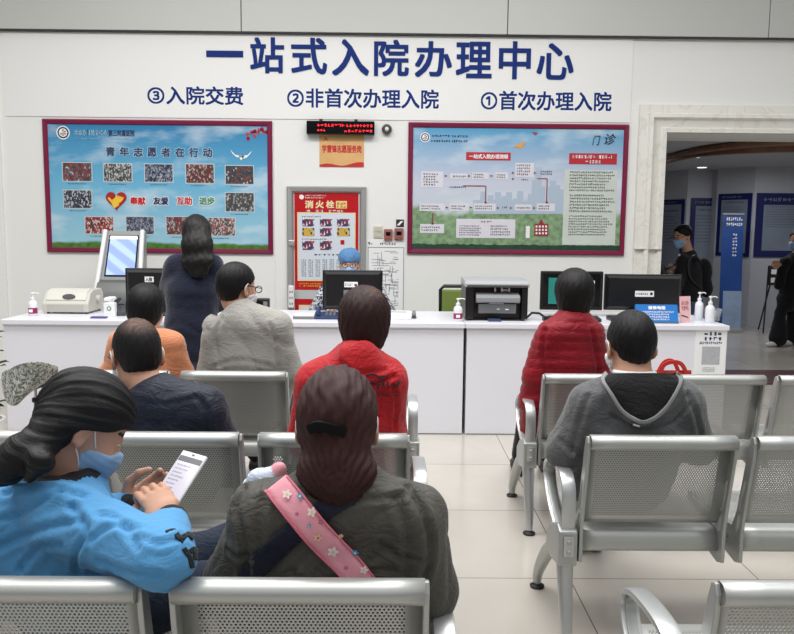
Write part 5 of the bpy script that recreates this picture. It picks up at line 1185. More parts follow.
def person(label, base, J, top, bottom=None, shoes=shoe_dark, hair=None, mask=None, sk=None, hyaw=0, hpitch=0, hroll=0, hs=1.0, res=.009, hands=None, legs=True, glasses=False, group=None, name='person', neckr=.052, hres=None, extra=None, bodyres=.012):
    """J: world points H (head centre) N (neck base) SL SR EL ER WL WR (screen left / right) P (pelvis) KL KR AL AR"""
    sk = sk or skin; th = thing(name, label, 'person', tuple(base), 0, group); org = Vector(base)
    J = {k: Vector(v) for k, v in J.items()}
    R = basis(hyaw, hpitch, hroll); hf, hm = head_fn(R, J['H'], hs); H = A3(J['H'])
    U = (J['SR']-J['SL']).normalized(); half = (J['SR']-J['SL']).length/2; C1 = (J['SL']+J['SR'])/2; ax = (J['P']-C1)
    Rl = lambda v: Vector(tuple(R @ np.array(v)))*hs + J['H']
    ins = top.get('r_in', .014)
    # ---- body: head and neck fine, hidden limbs coarser, one mesh
    neck0 = Rl((0, -.02, -.07)); g = SDF(.03)
    hb = SDF(.02)
    def headneck(P, nk=SDF(.02).cone(neck0, J['N'], neckr*hs, neckr*1.12*hs)): return smin(hf(P), nk(P), .03)
    t0 = top['tw']; bd = SDF(.04)
    for i in range(len(t0)-1):
        a, b = C1+ax*t0[i][0], C1+ax*t0[i+1][0]; q = ins+.012; bd.econe(a, b, t0[i][1]-q, t0[i+1][1]-q, t0[i][2]-q, t0[i+1][2]-q, U)
    bd.cone(J['N'], C1, neckr, .06)
    rs = top['rs']
    for s in 'LR':
        bd.chain([J['S'+s], J['E'+s], J['W'+s]], [rs[0]-.028, rs[1]-.016, .026])
        if legs: bd.chain([J['P']+U*(-.085 if s == 'L' else .085), J['K'+s], J['A'+s]], [.06, .04, .03])
    hl = H-.14*hs; hh_ = H+.14*hs; hl = np.minimum(hl, A3(J['N'])-.03); hh_ = np.maximum(hh_, A3(J['N'])+.03)
    parts = [(headneck, hl, hh_, hres or res*.62), (bd, *bd.bounds(), bodyres)]
    for hd in (hands or ()):
        hg = hand_sdf(**hd); parts.append((hg, *hg.bounds(), .003 if res < .012 else .0045))
    emit_mesh('body', parts, [sk, lips, eye_w, iris, brow_m], th, org, midx=lambda P: np.where(((P-H)**2).sum(1) < (.15*hs)**2, hm(P), 0))
    # ---- upper garment
    g = SDF(top.get('k', .05))
    for i in range(len(t0)-1):
        a, b = C1+ax*t0[i][0], C1+ax*t0[i+1][0]; g.econe(a, b, t0[i][1], t0[i+1][1], t0[i][2], t0[i+1][2], U)
    for s in 'LR':
        g.cone(J['N']-Vector((0, 0, .02)), J['S'+s], top.get('trap', .06), rs[0]*.9, k=.05)
        W = J['W'+s]; E = J['E'+s]; ex = E+(W-E)*top.get('sleeve', 1.0)
        g.cone(J['S'+s], E, rs[0], rs[1], k=.04); g.cone(E, ex, rs[1], rs[2], k=.03)
    for pr in top.get('add', ()): pr(g)
    col = top.get('collar', (.04, .022))   # height, thickness
    nd = (neck0-J['N']).normalized(); ct = J['N']+nd*col[0]
    g.cone(J['N']-nd*.02, ct, neckr*1.12*hs+col[1]+.006, neckr*hs+col[1], k=.035); g.disc_cut(ct, nd)
    CR = []
    for path, wpx, amp in top.get('creases', ()):
        yy = sum(J[k].y for k in ('SL', 'SR'))/2
        pl = np.array([tuple(surf(g, p.x, p.y, yy, .002)) for p in smoothpts([Vector((a, b, 0)) for a, b in path], 5)], dtype=f32); CR.append((pl, wpx*yy/F_PX, amp))
    dsp = top.get('disp'); seed = top.get('seed', 1); am = top.get('amp', .006); fs = top.get('fold', 16)
    def disp(v, N):
        d = folds(v, fs, am, seed)+sinoise(v, 60, seed, 5)*.0009
        for pl, w_, a_ in CR:
            dm = np.full(len(v), 9., dtype=f32)
            for i in range(len(pl)-1):
                e = pl[i+1]-pl[i]; t_ = np.clip(((v-pl[i])@e)/max(float(e@e), 1e-9), 0, 1); dm = np.minimum(dm, np.sqrt((((v-pl[i])-t_[:, None]*e)**2).sum(1)))
            d = d-a_*np.exp(-(dm/w_)**2)+.55*a_*np.exp(-((dm-2.1*w_)/(1.2*w_))**2)
        if dsp is not None: d = d+dsp(v)
        return d
    mi = top.get('midx'); lo, hi = g.bounds()
    if top.get('cut') is not None:
        zc = top['cut']; G0 = g
        def g(P, G0=G0, zc=zc): return smax(G0(P), zc-P[:, 2], .02)
    o = emit_mesh(top.get('name', 'jacket'), [(g, lo, hi, res)], top['mats'], th, org, disp=disp, midx=mi); J['_top'] = g
    if top.get('cuff'):
        for s in 'LR':
            d = (J['W'+s]-J['E'+s]).normalized(); q = SDF(.01); q.cone(J['W'+s]-d*.012, J['W'+s]+d*.03, rs[2]*.86, rs[2]*.78); emit_mesh('cuff', [(q, *q.bounds(), .006)], [top['cuff']], th, org)
    # ---- trousers and shoes
    if legs:
        q = SDF(.05); q.ell(J['P'], (.165, .125, .115)); 
        for s, sg in (('L', -1), ('R', 1)):
            hp = J['P']+U*sg*.085; q.cone(hp, J['K'+s], .085, .062, k=.05); q.cone(J['K'+s], J['A'+s]+Vector((0, 0, .03)), .062, bottom.get('hem', .05), k=.03)
        emit_mesh('trousers', [(q, *q.bounds(), max(.012, res))], [bottom['mat']], th, org, disp=lambda v, N: folds(v, 18, .005, 3))
        for s in 'LR':
            a = J['A'+s]; fd = bottom.get('foot', Vector((0, 1, 0))); a0 = Vector((a.x, a.y, .045)); q = SDF(.03); q.econe(a0-fd*.03, a0+fd*.06, .038, .042, .04, .036, fd.cross(Z3)); q.econe(a0+fd*.06-Z3*.008, a0+fd*.16-Z3*.014, .044, .038, .032, .026, fd.cross(Z3)); G = q
            def fs_(P, G=G): return smax(G(P), .002-P[:, 2], .004)
            lo, hi = G.bounds(); lo[2] = -.02; emit_mesh('shoe', [(fs_, lo, hi, .008)], [shoes], th, org)
    # ---- hair
    if hair:
        t = hair.get('t', .012); zc = hair.get('zc', -.065); k = SDF(.02); sc = hair.get('sc', (1, 1, 1))
        k.ell((0, -.014, .026), ((.074+t)*sc[0], (.095+t)*sc[1], (.086+t)*sc[2])); nape = hair.get('nape', .055)
        k.ell((0, -.035, -.04), ((hair.get('nw', .055)+t)*sc[0], (.055+t)*sc[1], nape+.02), k=.04)
        for pr in hair.get('local', ()): pr(k)
        fr = hair.get('front', .066); ear = hair.get('ear', -.012)
        def hf2(P):
            q = ((P-H)@R/hs).astype(f32); d = k(q); z = q[:, 2]; d = d+t*.9*np.clip((zc+hair.get('tap', .05)-z)/max(hair.get('tap', .05), 1e-3), 0, 1)*(1-hair.get('full', 0)); s_ = np.clip((z+.02)/.07, 0, 1); lim = ear+(fr-ear)*s_
            d = smax(d, q[:, 1]-lim, .012); d = smax(d, zc-z, .02); return d*hs
        hx = hair.get('world'); WS = None
        if hx:
            WS = SDF(hair.get('wk', .03))
            for pr in hx: pr(WS)
            def full(P): return smin(hf2(P), WS(P), .025)
        else: full = hf2
        lo = H-.17*hs; hi = H+.17*hs
        if WS: l2, h2 = WS.bounds(); lo = np.minimum(lo, l2); hi = np.maximum(hi, h2)
        pole = A3(hair.get('pole', (0, -.3, .95))); pole /= np.linalg.norm(pole); e1 = np.cross(pole, V(1, 0, 0)); 
        if np.linalg.norm(e1) < .2: e1 = np.cross(pole, V(0, 1, 0))
        e1 /= np.linalg.norm(e1); e2 = np.cross(pole, e1); frq = hair.get('freq', 26)
        def ang(v): q = (v-H)@R; return np.arctan2(q@e1, q@e2)
        def along(v): q = (v-H)@R; return q@pole*14
        wav = hair.get('wave', 0)
        def hd(v, N):
            a = ang(v); r = (np.sin(a*23+np.sin((v@V(3, 5, 9))*9)*1.2)+.6*np.sin(a*47+1+sinoise(v, 30, 4)*2))*hair.get('lock', .0013)
            if wav: r = r+wav*sinoise(v, 95, 8, 6)
            return r
        def strand(v):
            a = ang(v)*frq
            if wav: a = a+sinoise(v, 60, 2)*3
            return a
        th_f = hair.get('thin')
        def thin(v):
            if th_f is None: return np.zeros(len(v))
            q = (v-H)@R; d = np.sqrt(((q-A3(th_f[0]))**2).sum(1)); return np.clip(1-d/th_f[1], 0, 1)**.8*(.55+.45*np.sin(ang(v)*60+sinoise(v, 90, 3)*4))*th_f[2]
        emit_mesh('hair', [(full, lo, hi, hair.get('res', res*.66))], [hair['mat']], th, org, disp=hd, attr={'strand': strand, 'along': along, 'thin': thin})
    # ---- mask
    if mask:
        mk = SDF(.02); mk.ell((0, .084, -.05), (.030, .036, .046))
        def mf(P):
            q = ((P-H)@R/hs).astype(f32); d = smin(hf(P)/hs-.0035, mk(q), .035); x, y, z = np.abs(q[:, 0]), q[:, 1], q[:, 2]
            d = smax(d, .018+.45*np.abs(z+.052)-y, .004); d = smax(d, z+.020-.30*(y-.07), .004); d = smax(d, -.118-z, .006); return np.maximum(d, -(hf(P)/hs+.004))*hs
        emit_mesh('face_mask', [(mf, H-.15, H+.15, max(.005, res*.6))], [mask], th, org, disp=lambda v, N: .0008*np.sin(((v-H)@R)[:, 2]*420))
        for sx in (-1, 1):
            q = MB(org); q.tube(smoothpts([Rl((sx*.058, .045, -.03)), Rl((sx*.074, .02, -.005)), Rl((sx*.082, -.004, .018)), Rl((sx*.084, -.022, -.0)), Rl((sx*.078, -.016, -.03)), Rl((sx*.066, .02, -.06)), Rl((sx*.052, .045, -.088))], 5), .0017, 6); q.build('ear_loop', strap_m, th, smooth=60)
    if glasses:
        q = MB(org)
        for sx in (-1, 1):
            q.tube([Rl((sx*.034+.023*math.cos(a*PI/8), .112, .006+.017*math.sin(a*PI/8))) for a in range(16)], .0024, 6, closed=True); q.tube([Rl((sx*.057, .11, .012)), Rl((sx*.079, .05, .01)), Rl((sx*.082, -.005, .01))], .0024, 6)
        q.tube([Rl((-.011, .112, .01)), Rl((.011, .112, .01))], .0024, 6); q.build('glasses', black_gloss, th, smooth=60)
    return th, J, R, Rl
def seated(xc, Yb, hip_dx=0, turn=0, spread=.1, kY=.60):
    P = Vector((xc, Yb+.31, .53)); return dict(P=P, KL=Vector((xc-spread, Yb+kY+.1, .52)), KR=Vector((xc+spread, Yb+kY+.1, .52)), AL=Vector((xc-spread, Yb+kY+.36, .09)), AR=Vector((xc+spread, Yb+kY+.36, .09)))

# ---- 1. woman in the olive jacket with the pink strap (front row)
Y0 = YA+.19; xc = at(336, 480, Y0).x
J = seated(xc, YA); J.update(H=at(337.5, 424, Y0+.03), N=at(337, 486, Y0), SL=at(264, 516, Y0-.01), SR=at(412, 518, Y0-.01), EL=at(238, 580, Y0+.04), ER=at(424, 592, Y0+.03))
J.update(WL=J['EL']+Vector((.06, .24, .02)), WR=J['ER']+Vector((-.06, .24, .02)))
olive = cloth('olive_jacket', (78, 76, 70), .55, 300, .2, (6, .07), .1)
th, J, R, Rl = person('woman in olive grey jacket with a pink strap across her back', (xc, Y0, 0), J,
    dict(tw=[(-.02, .165, .085), (.3, .20, .115), (.65, .20, .115), (.95, .20, .12)], rs=(.070, .068, .05), mats=[olive], amp=.006, fold=20, seed=3, collar=(.045, .022), trap=.062, k=.045, creases=[([(245, 488), (236, 511), (247, 547), (244, 585)], 3.5, .009), ([(408, 488), (424, 516), (430, 552), (422, 585)], 3.5, .009), ([(395, 500), (408, 540), (404, 580)], 4, .006), ([(262, 500), (258, 540), (262, 580)], 4, .006), ([(310, 494), (350, 500), (404, 496)], 3, .005), ([(380, 545), (400, 556), (425, 560)], 3, .006), ([(225, 550), (240, 556), (256, 553)], 3, .006), ([(350, 585), (380, 570), (400, 572)], 3, .005), ([(290, 570), (305, 585)], 3, .005)]), dict(mat=dark_trousers),
    hair=dict(mat=brown_hair, t=.014, sc=(.95, 1, 1), zc=-.07, ear=-.03, pole=(0, -.8, -.6), freq=34, wave=.0032, lock=.0018, nape=.04,
        world=[lambda g: g.chain([at(331, 430, Y0-.05), at(333, 442, Y0-.062), at(334, 456, Y0-.065), at(336, 478, Y0-.07), at(338, 497, Y0-.065)], [.03, .03, .046, .052, .036], k=.02), lambda g: g.chain([at(325, 455, Y0-.05), at(318, 470, Y0-.06), at(322, 492, Y0-.06)], [.03, .034, .018]), lambda g: g.chain([at(350, 452, Y0-.05), at(355, 470, Y0-.055), at(350, 494, Y0-.06)], [.03, .036, .02])], res=.005),
    hs=1.03, res=.007, sk=skin_pale, mask=mask_w,
    hands=[dict(w=J['WL'], d=(0.4, .9, -.1), n=(0, .1, 1), side=1, curl=.8), dict(w=J['WR'], d=(-.4, .9, -.1), n=(0, .1, 1), side=-1, curl=.8)])
org = th.location
q = SDF(.01)   # wavy hair gathered below the tie
# hair clip and pins
q = MB(org); c = at(327, 427, Y0-.092)
for i in range(0): a = PI*(i/6); q.tube([c+Vector((.034*math.cos(a), -.004, .01*math.sin(a))), c+Vector((.040*math.cos(a), -.012, -.004+.02*math.sin(a))), c+Vector((.028*math.cos(a), -.014, -.02))], .0035, 6)
q.tube(smoothpts([c+Vector((-.034, .004, -.006)), c+Vector((-.015, -.006, .004)), c+Vector((.012, -.007, -.002)), c+Vector((.034, .004, -.010))], 4), .0085, 8, flat=((0, 0, 1), .011)); q.build('hair_clip', mat('clip_black', (7, 7, 8), .7, spec=.2), th, smooth=60)
def ribbon(name, path, hw, m, th, fn, Y, org, lift=.006, n=26, thick=.003):
    """strap lying on a body surface along a path of pixels"""
    P = smoothpts([Vector((a, b, 0)) for a, b in path], max(2, n//(len(path)-1))); L, Rr = [], []
    for i, p in enumerate(P):
        d = (P[min(i+1, len(P)-1)]-P[max(i-1, 0)]).normalized(); nn = Vector((-d.y, d.x, 0)); L.append([surf(fn, p.x+nn.x*hw*s, p.y+nn.y*hw*s, Y, lift) for s in (-1, -.5, 0, .5, 1)])
    q = MB(org); q.raw([v for r_ in L for v in r_], [(i*5+k, i*5+k+1, (i+1)*5+k+1, (i+1)*5+k) for i in range(len(L)-1) for k in range(4)])
    o = q.build(name, m, th, smooth=80); s_ = o.modifiers.new('s', 'SOLIDIFY'); s_.thickness = thick; s_.offset = 0; return o, L
navy_strap = cloth('navy_strap', (28, 32, 50), .7); pink = cloth('pink_strap', (240, 166, 180), .7, 300, .1, (14, .03), cr=.08)
fnT = J['_top']
t1 = thing('carrier_strap', 'pink printed carrier strap over a navy one across the olive jacket', 'strap', tuple(org)); 
ribbon('navy_band', [(352, 492), (310, 520), (270, 555), (240, 590)], 11, navy_strap, t1, fnT, Y0, org, .008)
o, L = ribbon('pink_band', [(276, 483), (288, 498), (318, 535), (350, 568), (372, 596)], 13, pink, t1, fnT, Y0, org, .016)
ribbon('binding', [(276+11, 483-7), (288+11, 498-8), (318+10, 535-9), (350+9, 568-9), (372+9, 596-9)], 1.0, mat('pink_binding', (222, 120, 140), .6), t1, fnT, Y0, org, .018)
ribbon('binding', [(276-11, 483+7), (288-11, 498+8), (318-10, 535+9), (350-9, 568+9), (372-9, 596+9)], 1.0, mat('pink_binding'), t1, fnT, Y0, org, .018)
rn = random.Random(4); cols = [mat('motif_white', (246, 236, 232), .6), mat('motif_blue', (80, 160, 190), .6), mat('motif_rose', (214, 84, 120), .6), mat('motif_cream', (240, 210, 170), .6)]
for i, (px, py, r_, ci) in enumerate([(287, 494, 5, 0), (300, 496, 3.6, 1), (297, 514, 2.2, 2), (312, 512, 5, 0), (309, 526, 2.2, 1), (318, 538, 4.2, 3), (333, 552, 6, 0), (355, 553, 3.6, 1), (321, 522, 3, 2), (346, 568, 2.4, 2), (364, 570, 4.4, 0), (341, 536, 2.5, 3)]):
    q = MB(org); c = surf(fnT, px, py, Y0, .0215); u = Vector((1, 0, 0)); w_ = (surf(fnT, px, py-6, Y0, .0215)-surf(fnT, px, py+6, Y0, .0215)).normalized(); s_ = r_/480
    k5 = 5 if ci != 1 else 6; pts = []
    for k in range(40): a = 2*PI*k/40; rr = s_*(.78+.22*math.cos(a*k5)); pts.append(c+u*rr*math.cos(a)+w_*rr*math.sin(a))
    q.raw(pts, [tuple(range(40))]); q.build('flower_motif', cols[ci], t1)
    q = MB(org); q.raw([c+Vector((0, -.0012, 0))+u*s_*.3*math.cos(a*PI/5)+w_*s_*.3*math.sin(a*PI/5) for a in range(10)], [tuple(range(10))]); q.build('motif_centre', cols[(ci+3) % 4], t1)
# cloth bundle on her left shoulder
t2 = thing('baby_hat', 'pale blue and pink cloth bundle at the shoulder of the olive jacket', 'cloth', tuple(at(268, 480, Y0+.06)))
q = SDF(.012); q.ell(at(267, 479, Y0+.07), (.045, .03, .026)).ell(at(276, 475, Y0+.06), (.02, .02, .03), R=np.array(Matrix.Rotation(.5, 3, 'Y'))).ell(at(256, 484, Y0+.09), (.03, .025, .018))
cc = at(276, 473, Y0+.06)
emit_mesh('bundle', [(q, *q.bounds(), .005)], [cloth('pale_blue_cloth', (206, 216, 232), .8, 200, .2, (30, .1)), mat('pink_cloth', (232, 160, 172), .8)], t2, t2.location, disp=lambda v, N: folds(v, 60, .003, 2), midx=lambda P: (((P-A3(cc))@V(.8, 0, .6)) > .0).astype(int)*(np.abs((P-A3(cc))@V(.8, 0, .6)) < .03))

# ---- 2. woman in the blue jacket looking at her phone
Yb = YA+.12
blue = cloth('blue_jacket', (84, 150, 200), .85, 260, .15, (5, .04), .12, cr=.2); blk_cuff = cloth('black_cuff', (24, 28, 34), .8)
hy = math.radians(62); xc = at(40, 520, Yb+.05).x
J = dict(H=at(85, 424, Yb+.16), N=at(62, 478, Yb+.14), SL=at(5, 512, Yb+.22), SR=at(72, 520, Yb+.06), EL=at(82, 545, Yb+.38), ER=at(163, 560, Yb-.10), WL=at(124, 511, Yb+.19), WR=at(171, 524, Yb+.02),
         P=Vector((xc+.02, Yb+.24, .56)), KL=Vector((xc+.30, Yb+.66, .54)), KR=Vector((xc+.38, Yb+.42, .54)), AL=Vector((xc+.28, Yb+.66, .09)), AR=Vector((xc+.37, Yb+.46, .09)))
hw_ = at(179, 480, Yb+.18)
def addb(g):
    g.econe(at(36, 488, Yb+.08), at(84, 500, Yb+.05), .06, .055, .035, .03, Vector((.8, -.5, 0)), k=.02)       # folded hood behind the neck
    g.cone(at(16, 530, Yb+.14), at(-14, 575, Yb+.15), .095, .10, k=.05)
lw = J['WL']; rw = J['WR']
th, J, R, Rl = person('woman in sky blue jacket and ponytail looking down at her phone', (xc, Yb, 0), J,
    dict(tw=[(-.02, .14, .10), (.3, .18, .13), (.7, .18, .13), (1.0, .17, .13)], rs=(.078, .056, .041), mats=[blue, blk_cuff], amp=.006, fold=17, seed=9, collar=(.03, .02), trap=.07, k=.04, add=[addb], creases=[([(72, 507), (88, 530), (76, 555), (80, 583)], 3, .009), ([(4, 493), (45, 486), (85, 498)], 3, .007), ([(0, 520), (27, 511), (60, 490)], 3, .007), ([(0, 547), (40, 529), (80, 522)], 3.5, .008), ([(92, 540), (112, 527), (140, 530)], 3, .007), ([(98, 560), (130, 572), (160, 575)], 3, .006), ([(100, 515), (118, 520), (140, 548)], 3, .007), ([(142, 538), (160, 544), (182, 536)], 2.5, .006), ([(20, 570), (40, 548), (62, 545)], 3, .006)],
         midx=lambda P: (((P-A3(J['N'])).dot(A3((0, 0, 1))) > .012) & (np.sqrt(((P-A3(J['N']))**2).sum(1)) < .10)).astype(int)), dict(mat=cloth('navy_trousers', (24, 34, 52))),
    hair=dict(mat=black_hair, t=.014, zc=-.06, pole=(0, -.9, -.45), freq=30, lock=.0016, front=.082, ear=-.034, sc=(1, 1.03, 1.0), nape=.04, wk=.025, res=.005,
        world=[lambda g: g.chain([at(56, 424, Yb+.09), at(42, 440, Yb+.06), at(34, 446, Yb+.05)], [.05, .034, .026], k=.03), lambda g: g.chain([at(36, 444, Yb+.05), at(24, 452, Yb+.03), at(6, 466, Yb+.02), at(-10, 478, Yb+.02)], [.026, .036, .036, .02], k=.02), lambda g: g.chain([at(38, 446, Yb+.045), at(40, 462, Yb+.0), at(30, 478, Yb-.0)], [.022, .024, .008], k=.02)]),
    mask=mask_m, hyaw=hy, hpitch=-.72, hroll=.0, hs=.96, res=.008, sk=skin,
    hands=[dict(w=rw+Vector((-.004, .012, .006)), d=(-.52, .5, .42), n=(.35, -.75, .6), side=-1, curl=.8, s=.92), dict(w=lw+Vector((.0, .0, .0)), d=(.66, .35, .42), n=(-.35, .75, -.45), side=1, curl=.6, s=.92, spread=.06)])
org = th.location; d = (J['WL']-J['EL']).normalized()
for s, cu in (('L', .044),): 
    q = SDF(.01); q.cone(J['W'+s]-d*.05, J['W'+s]+d*.012, .046, .036); emit_mesh('cuff', [(q, *q.bounds(), .005)], [blk_cuff], th, org, disp=lambda v, N: .0008*np.sin((v@A3(d))*500)*0+folds(v, 40, .003, 3))
d2 = (J['WR']-J['ER']).normalized(); q = SDF(.01); q.cone(J['WR']-d2*.02, J['WR']+d2*.006, .042, .037); emit_mesh('cuff', [(q, *q.bounds(), .005)], [blk_cuff], th, org)
fnB = J['_top']
for path in ([(166, 533), (174, 531), (178, 536), (184, 541)], [(180, 540), (188, 534), (194, 538)], [(184, 548), (190, 558), (193, 568)], [(190, 552), (195, 549), (195, 560)]):
    ribbon('sleeve_stripe', path, 2.4, blk_cuff, th, fnB, Yb-.1, org, .004, n=12, thick=.002)
# her phone
ph = thing('smartphone', 'white smartphone held up by the woman in sky blue', 'phone', tuple(hw_))
Lx = Vector((.36, .62, .62)).normalized(); Wx = Vector((.86, -.42, -.12)); Wx = (Wx-Lx*Wx.dot(Lx)).normalized(); Nx = Wx.cross(Lx)
if Nx.dot(EYE-hw_) < 0: Nx = -Nx
def slab(a0, a1, b0, b1, c0, c1): 
    q = MB(); vs = [Wx*a+Lx*b+Nx*c for a in (a0, a1) for c in (c0, c1) for b in (b0, b1)]; return q.raw(vs, [(0, 1, 3, 2), (4, 6, 7, 5), (0, 4, 5, 1), (2, 3, 7, 6), (0, 2, 6, 4), (1, 5, 7, 3)])
slab(-.035, .035, -.072, .072, -.004, .004).build('case', white_plastic, ph, bevel=.003)
slab(-.0315, .0315, -.055, .058, .0041, .0046).build('screen', mat('phone_screen', (196, 192, 204), .2, emit=.35), ph)
slab(-.0315, .0315, .044, .058, .0047, .0050).build('header_bar', mat('phone_bar', (90, 90, 96), .3, emit=.1), ph)
q = MB(); dashes(q, Nx*.0049, Wx, Lx, -.026, .018, -.05, .038, 9, 12, seed=3, fill=.35, ragged=.5); q.build('lettering', grey_ink, ph)
q = MB(); q.raw([Nx*.0052+Wx*(.004*math.cos(a*PI/6)+.0)+Lx*(.065+.002*math.sin(a*PI/6)) for a in range(12)], [tuple(range(12))]); q.build('earpiece', dgrey_plastic, ph)

# ---- 3. balding man in navy
Y0 = YB+.17; xc = at(160, 420, Y0).x
J = seated(xc, YB); J.update(H=at(136.5, 355, Y0+.05), N=at(150, 390, Y0), SL=at(113, 408, Y0), SR=at(205, 408, Y0), EL=at(104, 452, Y0+.05), ER=at(218, 440, Y0+.03)); J.update(WL=J['EL']+Vector((.06, .24, .0)), WR=J['ER']+Vector((-.06, .24, .0)))
navyj = cloth('navy_jacket', (32, 37, 52), .5, 300, .15, (5, .08), .1)
person('balding man in dark navy jacket and white mask', (xc, Y0, 0), J, dict(tw=[(-.02, .16, .10), (.3, .19, .13), (.7, .18, .13), (.95, .18, .13)], rs=(.072, .062, .045), mats=[navyj], amp=.005, fold=17, seed=21, collar=(.03, .016), trap=.058, k=.04, creases=[([(196, 396), (206, 410), (207, 432)], 2.5, .008), ([(120, 402), (116, 415), (118, 432)], 2.5, .007), ([(130, 398), (160, 405), (195, 398)], 2, .004)]), dict(mat=dark_trousers),
    hair=dict(mat=soft_black, t=.007, zc=-.07, sc=(.93, 1, 1), ear=-.03, thin=((0, -.075, .095), .07, .8), freq=24, lock=.0008, res=.007), hyaw=-.55, hpitch=-.35, hs=1.07, res=.011, mask=mask_w, glasses=True, sk=skin)
# ---- 4. woman in orange
Y0 = YC+.17; xc = at(148, 370, Y0).x
J = seated(xc, YC); J.update(H=at(146.5, 309, Y0+.06), N=at(146, 336, Y0+.02), SL=at(122, 345, Y0), SR=at(171, 345, Y0), EL=at(112, 375, Y0+.05), ER=at(181, 375, Y0+.05)); J.update(WL=J['EL']+Vector((.06, .24, .0)), WR=J['ER']+Vector((-.06, .24, .0)))
orange = cloth('orange_jacket', (216, 140, 100), .8, 200, .2, (8, .05), .3)
person('black haired person in an orange jacket, seen behind the balding man', (xc, Y0, 0), J, dict(tw=[(-.02, .13, .10), (.3, .17, .13), (.7, .17, .13), (.95, .17, .13)], rs=(.066, .06, .045), mats=[orange], amp=.006, k=.04, fold=18, seed=31, collar=(.03, .016), trap=.055), dict(mat=dark_trousers),
    hair=dict(mat=black_hair, t=.018, zc=-.11, nape=.07, freq=22, lock=.001, res=.008), hs=.98, hpitch=-.2, res=.012, sk=skin_pale)
# ---- 5. man in the light grey jacket
Y0 = YC+.17; xc = at(247, 370, Y0).x
J = seated(xc, YC); J.update(H=at(237, 287, Y0+.05), N=at(240, 313, Y0+.01), SL=at(219, 330, Y0), SR=at(276, 328, Y0), EL=at(212, 372, Y0+.04), ER=at(289, 372, Y0+.04)); J.update(WL=J['EL']+Vector((.05, .22, .0)), WR=J['ER']+Vector((-.06, .24, .0)))
greyj = cloth('light_grey_jacket', (158, 156, 150), .8, 240, .2, (6, .05), .2)
def seam(v):
    z = v[:, 2]; return -.004*np.exp(-((z-J5z)/.004)**2)
J5z = at(240, 332, Y0-.12).z
th, J, R, Rl = person('man with short black hair in a light grey jacket', (xc, Y0, 0), J, dict(tw=[(-.02, .16, .11), (.3, .20, .14), (.7, .20, .14), (.95, .19, .14)], rs=(.076, .066, .048), mats=[greyj], amp=.006, fold=15, seed=41, collar=(.045, .018), trap=.06, disp=seam, k=.04, creases=[([(222, 318), (216, 335), (219, 366)], 1.6, .008), ([(270, 324), (276, 345), (278, 368)], 1.6, .008), ([(215, 366), (240, 360), (270, 366)], 2, .005)]), dict(mat=black_cloth),
    hair=dict(mat=black_hair, t=.011, zc=-.08, sc=(.95, 1, 1), ear=-.03, freq=22, lock=.0008, res=.007), hyaw=.65, hpitch=-.2, hs=1.0, res=.011, mask=mask_w, glasses=True)
# ---- 6. woman standing at the counter
Y0 = 5.02; xc = at(190, 300, Y0).x
J = dict(H=at(197, 234, Y0+.06), N=at(196, 256, Y0+.02), SL=at(175, 266, Y0), SR=at(213, 266, Y0), EL=at(164, 303, Y0+.07), ER=at(219, 302, Y0+.07), P=at(190, 350, Y0+.0))
J.update(WL=J['EL']+Vector((.04, .27, .02)), WR=J['ER']+Vector((-.06, .27, .02)), KL=Vector((xc-.08, Y0+.03, .48)), KR=Vector((xc+.09, Y0+.05, .48)), AL=Vector((xc-.09, Y0-.02, .1)), AR=Vector((xc+.1, Y0+.02, .1)))
navyt = cloth('dark_navy_sweater', (20, 26, 48), .85, 260, .2, (6, .1), .3)
person('long haired woman in a dark navy sweater and jeans, standing at the counter', (xc, Y0, 0), J, dict(name='sweater', tw=[(-.02, .13, .095), (.3, .165, .12), (.7, .155, .12), (.98, .17, .13)], rs=(.062, .055, .04), mats=[navyt], amp=.006, fold=14, seed=51, collar=(.02, .012), trap=.05), dict(mat=jeans, hem=.055), shoes=shoe_white,
    hair=dict(mat=soft_black, t=.014, zc=-.2, nape=.1, freq=22, lock=.0016, res=.009, world=[lambda g: g.econe(at(197, 231, Y0+.0), at(197, 246, Y0-.07), .088, .092, .07, .05, X3), lambda g: g.econe(at(197, 243, Y0-.06), at(198, 262, Y0-.1), .092, .10, .05, .035, X3), lambda g: g.econe(at(198, 262, Y0-.1), at(199, 275, Y0-.12), .10, .05, .035, .02, X3)]), hs=.98, hpitch=-.35, res=.012,
    hands=[dict(w=J['WL'], d=(0.1, .9, -.1), n=(0, .1, 1), side=1, curl=.5), dict(w=J['WR'], d=(-.2, .9, -.1), n=(0, .1, 1), side=-1, curl=.5)])
